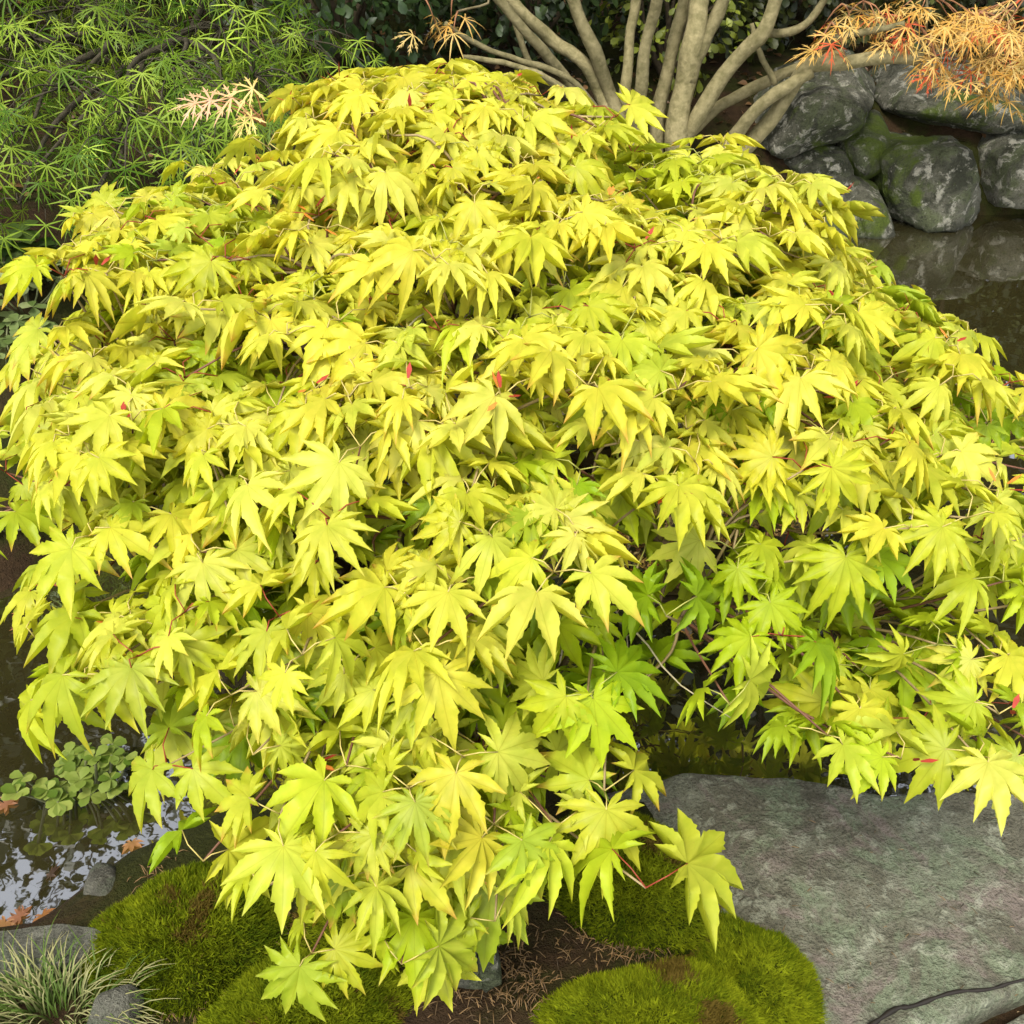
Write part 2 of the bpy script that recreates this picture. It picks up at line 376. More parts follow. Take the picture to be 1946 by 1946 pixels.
slab('stone_slab', 'greenish paving stone across the dark litter-filled crack', sp, Z, 0.14, 'slab', 5, 0.008)
Z = 0.115
sp = [at(x, y, Z)[:2] for x, y in [(-260, 1850), (-120, 1790), (20, 1765), (120, 1752), (198, 1762), (200, 1800), (130, 1828), (-50, 1862), (-250, 1890)]]
slab('stone_slab', 'smooth plain grey stone behind the straw-coloured grass tuft', sp, Z, 0.12, 'grey', 6, 0.005)
def pebble(name, label, px, py, z, rx, ry, rz, seed, mat='grey', group=None):
    rng = random.Random(seed); pl = [((1, 0, .1), rx), ((-1, 0, .1), rx), ((0, 1, 0), ry), ((0, -1, .2), ry), ((0, 0, 1), rz), ((0, 0, -1), rz)]
    for i in range(6):
        n = nrm([rng.gauss(0, 1), rng.gauss(0, 1), rng.gauss(0, 1)]); pl.append((n, rng.uniform(.74, .92) * math.sqrt((n[0] * rx) ** 2 + (n[1] * ry) ** 2 + (n[2] * rz) ** 2)))
    o = link(name, stone_mesh(name, 0, pl, M[mat], seed, min(rx, rz) * 0.2, 14, 26.0, 4), label=label, category='stone'); o.location = at(px, py, z)
    if group: o['group'] = group
    return o
pebble('small_stone', 'rounded grey-green stone at the water edge beside the moss', 208, 1705, 0.02, 0.03, 0.035, 0.055, 31)
pebble('small_stone', 'small pale stone at the foot of the grass tuft', 215, 1945, 0.10, 0.035, 0.035, 0.03, 32)
pebble('small_stone', 'brown angular stone beside the golden maple trunk', 955, 1445, 0.14, 0.035, 0.05, 0.05, 33, 'rock')
pebble('rock_shard', 'taller upright grey rock shard in the soil below the lowest golden leaves', 882, 1822, 0.15, 0.022, 0.02, 0.06, 34, 'rock')
pebble('rock_shard', 'shorter upright grey rock shard with a pointed foot, beside the taller shard', 928, 1848, 0.13, 0.018, 0.018, 0.05, 35, 'rock')

# ------------------------------------------------------------------ leaf templates (unit length, stalk at origin, middle lobe along +X)
def maple_leaf(seed, nl=9, droop=0.35, fold=0.25, twist=0.0):
    rng = random.Random(seed); half = nl // 2; V = [(0, 0, 0)]; lv = [(0, 0, 0)]; L = []; S = []
    base = {9: [0, 33, 67, 103, 140], 11: [0, 27, 55, 84, 114, 146], 7: [0, 40, 80, 125]}[nl]
    lens = {9: [1, .96, .86, .66, .42], 11: [1, .98, .91, .78, .58, .38], 7: [1, .93, .75, .48]}[nl]
    ang = []; ln = []
    for i in range(-half, half + 1):
        s = 1 if i >= 0 else -1; ang.append(R(s * base[abs(i)] + rng.uniform(-4, 4))); ln.append(lens[abs(i)] * rng.uniform(.92, 1.06))
    dr = [droop * rng.uniform(.6, 1.5) for _ in ang]
    def zf(x, y, k): r = math.hypot(x, y); return -k * r ** 2.1
    sin_id = []
    for i in range(nl + 1):           # the notches between lobes
        if i == 0: a = ang[0] - 0.30; r = ln[0] * 0.40
        elif i == nl: a = ang[-1] + 0.30; r = ln[-1] * 0.40
        else: a = (ang[i - 1] + ang[i]) / 2; r = 0.38 * min(ln[i - 1], ln[i]) * rng.uniform(.9, 1.1)
        x, y = r * math.cos(a), r * math.sin(a); k = dr[min(i, nl - 1)]
        sin_id.append(len(V)); V.append((x, y, zf(x, y, k) + fold * 0.30 * r)); lv.append((1, r, 0))
    U = [.53, .56, .64, .67, .75, .78, .88]; Wd = [.164, .138, .148, .114, .108, .074, .040]
    for i in range(nl):
        a = ang[i]; l = ln[i]; ca, sa = math.cos(a), math.sin(a); k = dr[i]; wsc = (0.95 if nl == 9 else 0.82 if nl == 11 else 1.12) * (0.75 + 0.25 * l); bend = rng.uniform(-.07, .07)
        def pt(u, w, z0=0.0, across=0.0):
            ww = w + bend * u * u * l; x = u * l * ca - ww * sa; y = u * l * sa + ww * ca
            V.append((x, y, zf(x, y, k) + z0)); lv.append((across, u, 0)); return len(V) - 1
        m1 = pt(.40, 0, -fold * .20 * l); m2 = pt(.68, 0, -fold * .16 * l); tip = pt(1.0, 0, 0)
        for sd in (-1, 1):
            e = [pt(u, sd * w * l * wsc * rng.uniform(.85, 1.12), fold * w * .55, 1.0) for u, w in zip(U, Wd)]
            sn = sin_id[i] if sd < 0 else sin_id[i + 1]
            for poly in ([0, sn, m1], [m1, sn, e[0], e[1]], [m1, e[1], e[2], e[3], m2], [m2, e[3], e[4], e[5], e[6]], [m2, e[6], tip]):
                if sd > 0: poly = poly[::-1]
                L += poly[::-1] if False else poly; S.append(len(poly))
    V = np.array(V); V[:, 2] += twist * V[:, 0] * V[:, 1] - abs(twist) * .5 * V[:, 1] ** 2
    return V, L, S, np.array(lv)
def lace_leaf(seed, nl=7, tines=2, droop=0.5, width=0.03):
    rng = random.Random(seed); V = []; lv = []; L = []; S = []
    def blade(p0, d, l, w, k, v0):
        d = np.array(d); nrm_ = np.array([-d[1], d[0], 0]); b = len(V)
        for u, ww in ((0, .5), (.4, 1.0), (.75, .7)):
            for s in (-1, 1):
                p = p0 + d * l * u + nrm_ * w * ww * s; r = math.hypot(p[0], p[1]); V.append((p[0], p[1], -k * r ** 1.8)); lv.append((s, v0 + (1 - v0) * u, 0))
        p = p0 + d * l; r = math.hypot(p[0], p[1]); V.append((p[0], p[1], -k * r ** 1.8)); lv.append((0, 1, 0))
        for q in ([0, 1, 3, 2], [2, 3, 5, 4], [4, 5, 6]): L.extend([b + i for i in q]); S.append(len(q))
    for i in range(nl):
        f = (i - (nl - 1) / 2) / ((nl - 1) / 2); a = R(115 * f + rng.uniform(-7, 7)); l = (1 - .45 * abs(f) ** 1.6) * rng.uniform(.88, 1.05); k = droop * rng.uniform(.6, 1.4)
        d = np.array([math.cos(a), math.sin(a), 0]); blade(np.zeros(3), d, l, width, k, 0)
        for t in range(tines):
            for s in (-1, 1):
                u = .45 + .2 * t + rng.uniform(-.04, .04); a2 = a + s * R(28); blade(d * l * u, [math.cos(a2), math.sin(a2), 0], l * .26 * (1 - .25 * t), width * .55, k, u)
    return np.array(V), L, S, np.array(lv)
def oval_leaf(w=0.3, cup=0.2):
    V = [(0, 0, 0)]; lv = [(0, 0, 0)]
    for u, ww in ((.3, .55), (.6, 1.0), (.85, .8)):
        for s in (-1, 0, 1): V.append((u, s * w * ww, cup * abs(s) * w * ww - .22 * u * u)); lv.append((s, u, 0))
    V.append((1, 0, -.22)); lv.append((0, 1, 0))
    F = [[0, 2, 1], [0, 3, 2], [1, 2, 5, 4], [2, 3, 6, 5], [4, 5, 8, 7], [5, 6, 9, 8], [7, 8, 10], [8, 9, 10]]
    return np.array(V), sum(F, []), [len(f) for f in F], np.array(lv)
def frame(d, up):                     # columns X = d, Y, Z close to up
    X = nrm(d); Zv = np.asarray(up, float); Zv = nrm(Zv - X * np.dot(X, Zv)); Y = np.cross(Zv, X); return np.stack([X, Y, Zv], 1)
def rot_axis(M3, deg):                # roll about the leaf's own axis
    a = R(deg); c, s = math.cos(a), math.sin(a); return M3 @ np.array([[1, 0, 0], [0, c, -s], [0, s, c]])

def place_leaves(root, leaves, tpls, mobj, matt, n_single, name='leaf', rest='foliage'):
    """leaves: (template index, 3x3 incl. scale, position, rgba). The n_single that show largest become parts, the rest one part."""
    PV = []; PF = []; ring = np.array([(math.cos(a) * .62 + .18, math.sin(a) * .62, -.1) for a in np.linspace(0, 2 * math.pi, 8, endpoint=False)])
    for t, m3, p, c in leaves:
        b = len(PV); PV += [Vector(x) for x in (ring @ m3.T + p)]; PF.append(tuple(range(b, b + 8)))
    bvh = BVHTree.FromPolygons(PV, PF); o = Vector(CAM); score = []
    probe = np.array([(.15, 0, -.05), (.6, 0, -.2), (.35, .4, -.15), (.35, -.4, -.15), (-.1, .3, -.05), (-.1, -.3, -.05)])
    for i, (t, m3, p, c) in enumerate(leaves):
        w = probe @ m3.T + p; vis = 0; dist = np.linalg.norm(p - CAM); d = (p - CAM)
        for x in w:
            r = x - CAM; z = r @ FW
            if z < .05 or abs(r[0] / z) > .53 or abs((r @ UP) / z) > .53: continue
            L = np.linalg.norm(r); hit = bvh.ray_cast(o, Vector(r / L), L - .004)
            if hit[0] is None or hit[2] == i: vis += 1
        s = np.linalg.norm(m3[:, 0]); face = abs(np.dot(m3[:, 2] / s, d / dist))
        score.append(vis * (s / dist) ** 2 * (.3 + face))
    order = np.argsort(-np.array(score)); single = [i for i in order[:n_single] if score[i] > 0]; ss = set(single)
    mes = [mesh_np(name, t[0], t[1], t[2], mobj, None, t[3]) for t in tpls]
    for i in single:
        t, m3, p, c = leaves[i]; ob = bpy.data.objects.new(name, mes[t]); C.objects.link(ob); ob.parent = root
        m4 = Matrix([[*map(float, m3[0]), float(p[0] - root.location[0])], [*map(float, m3[1]), float(p[1] - root.location[1])], [*map(float, m3[2]), float(p[2] - root.location[2])], [0, 0, 0, 1]])
        ob.matrix_local = m4; ob.color = [float(x) for x in c]
    g = Geo()
    for k, t in enumerate(tpls):
        sel = [l for i, l in enumerate(leaves) if l[0] == k and i not in ss]
        if sel: g.inst(t, np.array([l[1] for l in sel]), np.array([l[2] for l in sel]), np.array([l[3] for l in sel]))
    if g.n: part(rest, g.mesh(rest, matt), root, kind='stuff')
    return single

# ------------------------------------------------------------------ moss cushions, with their fuzz
rngn = np.random.default_rng(7)
def moss_cushion(label, px, py, rx, ry, h, rot, n, seed, tone=0.0):
    c = at(px, py, 0.10); rng = np.random.default_rng(seed); cr, sr = math.cos(rot), math.sin(rot); z0 = ground_h(c[0], c[1]) - 0.012
    root = thing('moss_cushion', label, 'moss', (c[0], c[1], z0), 'moss cushions at the foot of the golden maple')
    def surf(u, v):
        r = math.hypot(u, v); lump = 1 + .35 * fbm(u * 2.2 + seed, v * 2.2, .5) ; edge = 1 + .12 * fbm(u * 1.5 + seed * 2, v * 1.5, 2.0)
        x, y = u * rx * edge, v * ry * edge; X = c[0] + x * cr - y * sr; Y = c[1] + x * sr + y * cr
        return np.array([X, Y, z0 + h * max(0.0, 1 - r ** 2.6) ** .6 * lump + 0.004 * fbm(X * 40, Y * 40, 0)])
    nr, na = 26, 64; V = [surf(0, 0)]; L = []; S = []
    for i in range(1, nr + 1):
        for j in range(na): a = j * 2 * math.pi / na; f = i / nr; V.append(surf(f * math.cos(a), f * math.sin(a)))
    for j in range(na): L += [0, 1 + j, 1 + (j + 1) % na]; S.append(3)
    for i in range(nr - 1):
        for j in range(na): a = 1 + i * na + j; b = 1 + i * na + (j + 1) % na; L += [a, a + na, b + na, b]; S.append(4)
    me = mesh_np('moss_bed', V, L, S, M['moss'], np.tile([0.03, 0.04, 0.003, 1], (len(V), 1))); part('moss_bed', me, root)
    # fuzz of tiny shoots
    uv = []
    while len(uv) < n:
        a = rng.uniform(-1, 1, 2)
        if a @ a < .985: uv.append(a)
    P = np.array([surf(*a) for a in uv]); U = np.array(uv)
    nn = np.stack([U[:, 0] * cr - U[:, 1] * sr, U[:, 0] * sr + U[:, 1] * cr, np.full(n, .75)], 1) + rng.normal(0, .45, (n, 3))
    nn[:, 2] = np.abs(nn[:, 2]); nn /= np.linalg.norm(nn, axis=1)[:, None]
    sd = np.cross(nn, rng.normal(0, 1, (n, 3))); sd /= np.linalg.norm(sd, axis=1)[:, None]
    ln = rng.uniform(.007, .016, (n, 1)); w = rng.uniform(.0009, .0019, (n, 1))
    V = np.concatenate([P - sd * w - nn * .002, P + sd * w - nn * .002, P + nn * ln], 1).reshape(-1, 3)
    pat = np.array([fbm(p[0] * 16, p[1] * 16, seed) for p in P]); f = np.clip(.5 + .55 * pat + rng.normal(0, .22, n) + tone, 0, 1)[:, None]
    br = (np.array([fbm(p[0] * 9 + 5, p[1] * 9, seed + 3) for p in P]) + rng.normal(0, .08, n) > .42)[:, None]
    col = (1 - f) * np.array([.075, .115, .004]) + f * np.array([.30, .34, .012]); col = np.where(br, np.array([.15, .105, .02]), col)
    col = np.concatenate([col, np.ones((n, 1))], 1)
    part('moss_shoots', mesh_np('moss_shoots', V, np.arange(3 * n), [3] * n, M['moss'], np.repeat(col, 3, 0)), root, kind='stuff')
moss_cushion('tall rounded moss cushion against the stone slab, nearest the trunk', 1190, 1670, .150, .115, .085, R(-32), 26000, 1)
moss_cushion('plump moss cushion overlapping the stone slab edge below the bare soil patch', 1430, 1850, .125, .105, .095, R(-50), 22000, 2)
moss_cushion('yellow-green moss cushion just in front of the rock shards', 1240, 1935, .170, .085, .060, R(5), 24000, 3, .15)
moss_cushion('dark green moss cushion at the water edge beside the plain grey stone', 350, 1770, .165, .125, .070, R(20), 24000, 4, -.1)
moss_cushion('low moss cushion between the grass tuft and the lowest golden leaves', 580, 1915, .150, .095, .065, R(12), 22000, 5)
moss_cushion('flat moss cushion hidden under the leaves beside the rock shards', 700, 1740, .12, .09, .045, R(0), 9000, 6)

# ------------------------------------------------------------------ the golden full-moon maple
rng = random.Random(42); AX = np.array([0.0, 1.60])
PZ = [1.235, 1.215, 1.17, 1.12, 1.09, 1.04, .93, .81, .65, .50, .38, .28]; PR = [.02, .14, .22, .27, .38, .50, .67, .80, .89, .95, .97, .97]
PX = [-.13, -.13, -.12, -.10, -.01, -.03, -.03, 0, 0, 0, 0, 0]
def prof(z): return float(np.interp(-z, [-a for a in PZ], PR))
def axx(z): return float(np.interp(-z, [-a for a in PZ], PX))
# lowest foliage by direction round the trunk (degrees, 270 = towards the pond's near shore)
SK = [(180, .74), (205, .74), (216, .72), (224, .68), (230, .63), (236, .62), (241, .55), (250, .55), (254, .50), (258, .42), (263, .39), (267, .43), (272, .48), (276, .60), (281, .67), (290, .67), (300, .64), (307, .60), (311, .46), (315, .46), (320, .60), (330, .68), (345, .70), (360, .70)]
def skirt(deg):
    deg %= 360
    if deg < 180: return .62
    return float(np.interp(deg, [a for a, b in SK], [b for a, b in SK]))
root = thing('golden_maple', 'golden yellow-green full-moon maple with a low layered dome of leaves over the pond', 'tree', (-0.06, 1.24, 0.05))
TPL = [maple_leaf(100 + i, [9, 9, 11, 9, 9, 11, 9, 7, 11, 9, 7, 9][i], [.22, .32, .42, .55, .3, .5, .7, .4, .28, .8, .5, .12][i], [.7, .4, .6, .5, .9, .6, .8, .7, .9, .5, .8, .6][i], [0, .2, -.15, 0, .35, .1, -.3, .2, -.2, .3, .1, -.35][i]) for i in range(12)]
HOLES = [(np.array(p), r, k) for p, r, k in []]
def surf_pt(deg, z):
    r = prof(z); lobes = 1 + .055 * fbm(math.cos(R(deg)) * 1.6, math.sin(R(deg)) * 1.6, z * 3.2)
    ph = z * 7.0 + 1.1 * fbm(math.cos(R(deg)) * 1.3 + 9, math.sin(R(deg)) * 1.3, 4.0); tier = ((ph % 1.0) - .5)
    r *= lobes * (1 - .11 * tier)
    if math.sin(R(deg)) > 0: r *= 1 - .20 * math.sin(R(deg))
    return np.array([axx(z) + r * math.cos(R(deg)), AX[1] + r * math.sin(R(deg)), z + .03 * fbm(deg * .05, z * 5, 7.0)]), tier
shoots = []; pts = np.zeros((4000, 3)); npt = 0
def add_shoot(p, deg, z, inner, low, edge, space):
    global npt
    if npt and np.min(np.sum((pts[:npt] - p) ** 2, 1)) < space ** 2: return
    pts[npt] = p; npt += 1; shoots.append((p, deg % 360, z, inner, low, edge))
for _ in range(420):                 # the small round top
    a = rng.uniform(0, 360); r = .22 * math.sqrt(rng.random())
    p = np.array([-.13 + r * math.cos(R(a)), 1.67 + .85 * r * math.sin(R(a)), 1.208 - .8 * r * r + rng.gauss(0, .006)]); add_shoot(p, a, p[2], 0, 0, (r / .22) ** 3, .056)
def shelf(deg, re, z, hw, ln, inner=0.0):            # one flat spray of foliage: rises inwards, droops at its rim
    back = math.sin(R(deg)); sh = 1 - .20 * back if back > 0 else 1; sd = rng.uniform(0, 50)
    for _ in range(84 if back < .3 else 34):
        a = rng.uniform(-1, 1) * hw; b = ln * rng.random() ** .9; e = re - .45 * hw * (a / hw) ** 2 + .02 * fbm(a * 14 + sd, 0, 0); r = max(.03, e - b) * sh; dg = deg + math.degrees(a / max(.12, r))
        zz = z + .035 * b - .03 * math.exp(-b / .045) + .014 * fbm(a * 8 + sd, b * 8, 1) - .25 * hw * (a / hw) ** 2 * .3; sk = skirt(dg)
        if zz < sk: continue
        low = max(0, 1 - (zz - sk) / .26); space = .056 + .024 * low + (.026 if back > .3 else 0); li = min(1, max(0, (b - .10) / .12)) * .7 if rng.random() < .75 else 0; D = dg % 360
        if 268 < D < 320 and .66 < zz < np.interp(D, [268, 320], [.885, .81]):        # the open storey under the upper shelves
            space = .120; r *= .91; li = max(li, .45)
            if 271 < D < 283 and .76 < zz < .87: space = .16
        if 255 < D < 268 and .85 < zz < .92: space = .14
        if 243 < D < 262 and .68 < zz < .84: space = .082
        p = np.array([axx(zz) + r * math.cos(R(dg)), AX[1] + r * math.sin(R(dg)), zz]); add_shoot(p, dg, zz, max(inner, li), low, math.exp(-b / .07), space)
for k, (tz, tr_) in enumerate([(1.15, .28), (1.08, .42), (1.00, .60), (.915, .74), (.83, .84), (.745, .91), (.665, .95), (.585, .965), (.51, .98), (.45, .98), (.395, .97)]):
    n = max(5, round(2 * math.pi * tr_ / .215)); a0 = rng.uniform(0, 360)
    for i in range(n):
        dg = (a0 + 360 * (i + rng.uniform(-.25, .25)) / n) % 360; zz = tz + rng.gauss(0, .013); rr = tr_ + rng.gauss(0, .035)
        if abs((dg + 180) % 360 - 180) < 32 and k == 1: rr = .53; zz = 1.09
        if abs(dg - 180) < 28 and k == 2: rr = .69; zz = 1.03
        inner = 0.0
        if 308 < dg < 326 and zz < .72 and rng.random() < .4: continue
        shelf(dg, rr, zz, rng.uniform(.12, .17), rng.uniform(.22, .30), inner)
ni = 0; ipts = np.zeros((0, 3))
for _ in range(1800):                # the inner, greener layer
    z = rng.uniform(.42, 1.1); deg = rng.uniform(150, 390); sk = skirt(deg)
    if z < sk + .02: continue
    if 250 < deg < 325 and .66 < z < .92 and rng.random() < .7: continue
    p, tier = surf_pt(deg, z); q = np.array([axx(z), AX[1], z]); p = q + (p - q) * rng.uniform(.74, .9); p[2] -= .05
    if len(ipts) and np.min(np.sum((ipts - p) ** 2, 1)) < .125 ** 2: continue
    ipts = np.vstack([ipts, p]); shoots.append((p, deg, z, 1.0, 0, .4))
leaves = []; twigs = Geo()
YEL = np.array([.74, .68, .065]); PALE = np.array([.78, .735, .14]); GOLD = np.array([.73, .64, .06]); LIME = np.array([.47, .57, .018]); GREEN = np.array([.31, .45, .012])
for (p, deg, z, inner, low, edge) in shoots:
    steep = min(1, .45 * max(0, (1.0 - z) / .5) + edge * (.30 if z > .95 else .5)); nl = rng.choice([3, 3, 4]) if inner < .9 else rng.choice([2, 3])
    if low > .5: nl = max(2, nl - 1)
    spread = 265 if z > .9 else 225; a0 = rng.uniform(-25, 25); red = rng.random() < .2 and z > .5
    for j in range(nl):
        off = a0 + (j / (nl - 1) - .5) * spread + rng.uniform(-16, 16) if nl > 1 else 0
        az = R(deg + off); side = abs(off) / 140
        pit = 3 + 37 * steep ** 1.2 * (1 - .45 * side) + rng.gauss(0, 12) + (8 if inner else 0)
        hd = np.array([math.cos(az), math.sin(az), 0]); o = np.array([math.cos(R(deg)), math.sin(R(deg)), 0])
        d = hd * math.cos(R(pit)) - np.array([0, 0, 1]) * math.sin(R(pit))
        up = np.array([0, 0, 1.0]) + o * (.08 + .66 * steep ** 1.2) + np.array([rng.gauss(0, .2), rng.gauss(0, .2), 0])
        pl = rng.uniform(.018, .05); base = p + hd * pl + np.array([0, 0, rng.uniform(-.012, .014)]) - o * .02
        s = rng.uniform(.062, .080) * (1.0 + .10 * low) * (.92 if z > 1.0 else 1.0) * (1.0 if j % 2 else .9)
        s *= rng.choice([.72, .88, 1, 1, 1.06, 1.12])
        m3 = rot_axis(frame(d, up), rng.gauss(0, 12)) * s
        k = rng.random(); c = YEL * (1 - k) + (PALE if rng.random() < .55 else GOLD) * k
        lush = .5 + .9 * fbm(p[0] * 2.6 + 3, p[1] * 2.6, p[2] * 2.6); g = inner * rng.uniform(.55, 1.1) + (rng.uniform(.25, .7) if rng.random() < .26 * lush and z < 1.05 else 0) + (1 - inner) * max(0, rng.gauss(.06, .16)) + (rng.uniform(0, .5) if z < .80 else rng.uniform(0, .25) if z < .92 else 0) + .30 * low * rng.random() + (.22 * steep if z < .75 else 0) * rng.random()
        g = min(1, g); c = c * (1 - g) + (LIME if rng.random() < .65 else GREEN) * g
        c = c * rng.uniform(.92, 1.06)
        tip = rng.choice([0, .1, .2, .35, .8]) if inner == 0 else 0
        leaves.append((rng.randrange(12), m3, base, np.array([*c, tip])))
        pc = (.28, .045, .02, 1) if red else (.50, .40, .12, 1) if not inner else (.36, .36, .08, 1)
        mid = (p + base) / 2 + np.array([0, 0, .006]); twigs.tube([p - o * .012 - np.array([0, 0, .006]), mid, base], [.0010, .0008, .0008], 4, pc)
# a few hanging tan-pink young sprays at the crown's left edge
bark = np.array([.085, .058, .032, 1.0])
# trunk and limbs
def limb_path(a, b, rg, wig=.06, n=14, arch=.1):
    a = np.array(a); b = np.array(b); d = b - a; L = np.linalg.norm(d); c1 = a + d * .33 + np.array([rg.gauss(0, wig), rg.gauss(0, wig), arch * L + rg.gauss(0, wig * .5)]); c2 = a + d * .68 + np.array([rg.gauss(0, wig), rg.gauss(0, wig), arch * L * 1.1])
    return spline([a, c1, c2, b], n)
tr = spline([(-.06, 1.24, .02), (-.075, 1.25, .14), (-.03, 1.30, .26), (-.06, 1.38, .38), (-.02, 1.47, .50), (0.0, 1.52, .60)], 26)
g = Geo(); g.tube(tr, np.linspace(.034, .022, 26) * (1 + .1 * np.sin(np.arange(26) * 1.3)), 10, bark)
for a in range(5):                   # root flare
    an = a * 1.3; g.tube(spline([(-.06, 1.24, .14), (-.06 + .05 * math.cos(an), 1.24 + .05 * math.sin(an), .08), (-.06 + .11 * math.cos(an), 1.24 + .11 * math.sin(an), .03)], 7), np.linspace(.02, .008, 7), 7, bark)
part('trunk', g.mesh('trunk', M['bark']), root)
nodes = []; rl = random.Random(5)
ends = [(205, .72, .62), (160, .85, .6), (232, .60, .66), (250, .78, .62), (268, .58, .7), (282, .86, .6), (300, .62, .66), (325, .78, .66), (350, .66, .62), (30, .85, .6), (90, .9, .55), (280, 1.08, .6), (200, 1.08, .55), (340, 1.06, .55), (255, 1.15, .55)]
for i, (dg, zz, fr) in enumerate(ends):
    st = tr[12 + (i * 5) % 14]; rr = prof(zz) * fr; e = (AX[0] + rr * math.cos(R(dg)), AX[1] + rr * math.sin(R(dg)), zz - .05)
    P = limb_path(st, e, rl, .045); g = Geo(); g.tube(P, np.linspace(.017, .006, len(P)), 8, bark * [1, 1, 1, 1] * rl.uniform(.8, 1.5)); br = part('branch', g.mesh('branch', M['bark']), root)
    nodes += list(P[4:])
    for k in range(5):
        s0 = P[5 + (k * 2) % 9]; d2 = dg + rl.uniform(-38, 38); z2 = max(zz + rl.uniform(-.16, .10), skirt(d2) + .06); r2 = prof(z2) * rl.uniform(.62, .80)
        e2 = (AX[0] + r2 * math.cos(R(d2)), AX[1] + r2 * math.sin(R(d2)), z2 - .07); P2 = limb_path(s0, e2, rl, .03, 10, .05)
        g2 = Geo(); g2.tube(P2, np.linspace(.0065, .0025, 10), 5, (.16, .11, .06, 1)); link('side_branch', g2.mesh('side_branch', M['bark']), br); nodes += list(P2[3:])
ND = np.array(nodes)
for (p, deg, z, inner, low, edge) in shoots:
    dd = np.sum((ND - p) ** 2, 1) + .25 * np.maximum(0, ND[:, 2] - p[2]) ** 2; b = ND[np.argmin(dd)]; o = np.array([math.cos(R(deg)), math.sin(R(deg)), 0])
    e = p - o * .012 - np.array([0, 0, .006]); mid = (b + e) / 2 + np.array([rl.gauss(0, .012), rl.gauss(0, .012), rl.gauss(.005, .014)])
    twigs.tube(spline([b, mid, e], 7), np.linspace(.0028, .0014, 7), 4, (.30, .22, .10, 1) if rl.random() < .6 else (.16, .07, .04, 1))
for _ in range(90):                   # old bare twigs in the open inside
    b = ND[rl.randrange(len(ND))]; d = np.array([rl.gauss(0, .07), rl.gauss(-.03, .07), rl.gauss(-.02, .06)])
    twigs.tube(spline([b, b + d * .5 + [0, 0, .02], b + d, b + d * 1.4 + [rl.gauss(0, .02), 0, -.02]], 8), np.linspace(.002, .0008, 8), 4, (.42, .36, .22, 1))
part('twigs', twigs.mesh('twigs', M['twig']), root, kind='stuff')
sam = Geo()                          # small red winged seeds and bud scales among the leaves
for (p, deg, z, inner, low, edge) in shoots:
    if inner == 0 and z > .6 and rl.random() < .12:
        for k in range(rl.choice([2, 3, 4])):
            d = nrm([rl.gauss(0, 1), rl.gauss(0, 1), rl.gauss(.3, .6)]); q = p + d * .012; w = np.cross(d, [0.2, .1, 1]) ; w = nrm(w) * .0035
            sam.add([q - w * .4, q + w * .4, q + d * .012 + w, q + d * .022, q + d * .012 - w], [0, 1, 2, 3, 4], [5], (.34, .04, .02, 1) if rl.random() < .7 else (.6, .2, .03, 1))
part('winged_seeds', sam.mesh('winged_seeds', M['twig']), root, kind='stuff')
place_leaves(root, leaves, TPL, M['leaf_obj'], M['leaf_att'], 300)
# a hanging spray of tan-pink young leaves at the crown's left shoulder
yg = Geo(); ys = Geo(); YT = [lace_leaf(500 + i, 7, 1, .3, .032) for i in range(2)]; y0 = atY(505, 240, 1.62)
for px, py, s_, c_ in [(480, 168, .055, (.72, .50, .20)), (440, 185, .06, (.72, .42, .24)), (400, 190, .06, (.72, .40, .26)), (372, 195, .05, (.70, .42, .28)), (478, 222, .05, (.80, .62, .22)), (465, 232, .04, (.80, .60, .2))]:
    q_ = atY(px, py, 1.60); yg.inst(YT[px % 2], np.array([frame([-1, -.25, -.12 if py < 210 else -.7], [.1, -.5, 1]) * s_]), np.array([q_]), np.array([[*c_, 0]])); ys.tube(spline([y0, (y0 + q_) / 2 + [0, 0, .012], q_], 6), np.linspace(.0016, .0009, 6), 4, (.45, .22, .10, 1))
part('young_spray', yg.mesh('young_spray', M['lace_att']), root, label='tan-pink thready young leaf spray'); part('spray_twigs', ys.mesh('spray_twigs', M['twig']), root)
print('golden maple leaves', len(leaves), 'shoots', len(shoots))

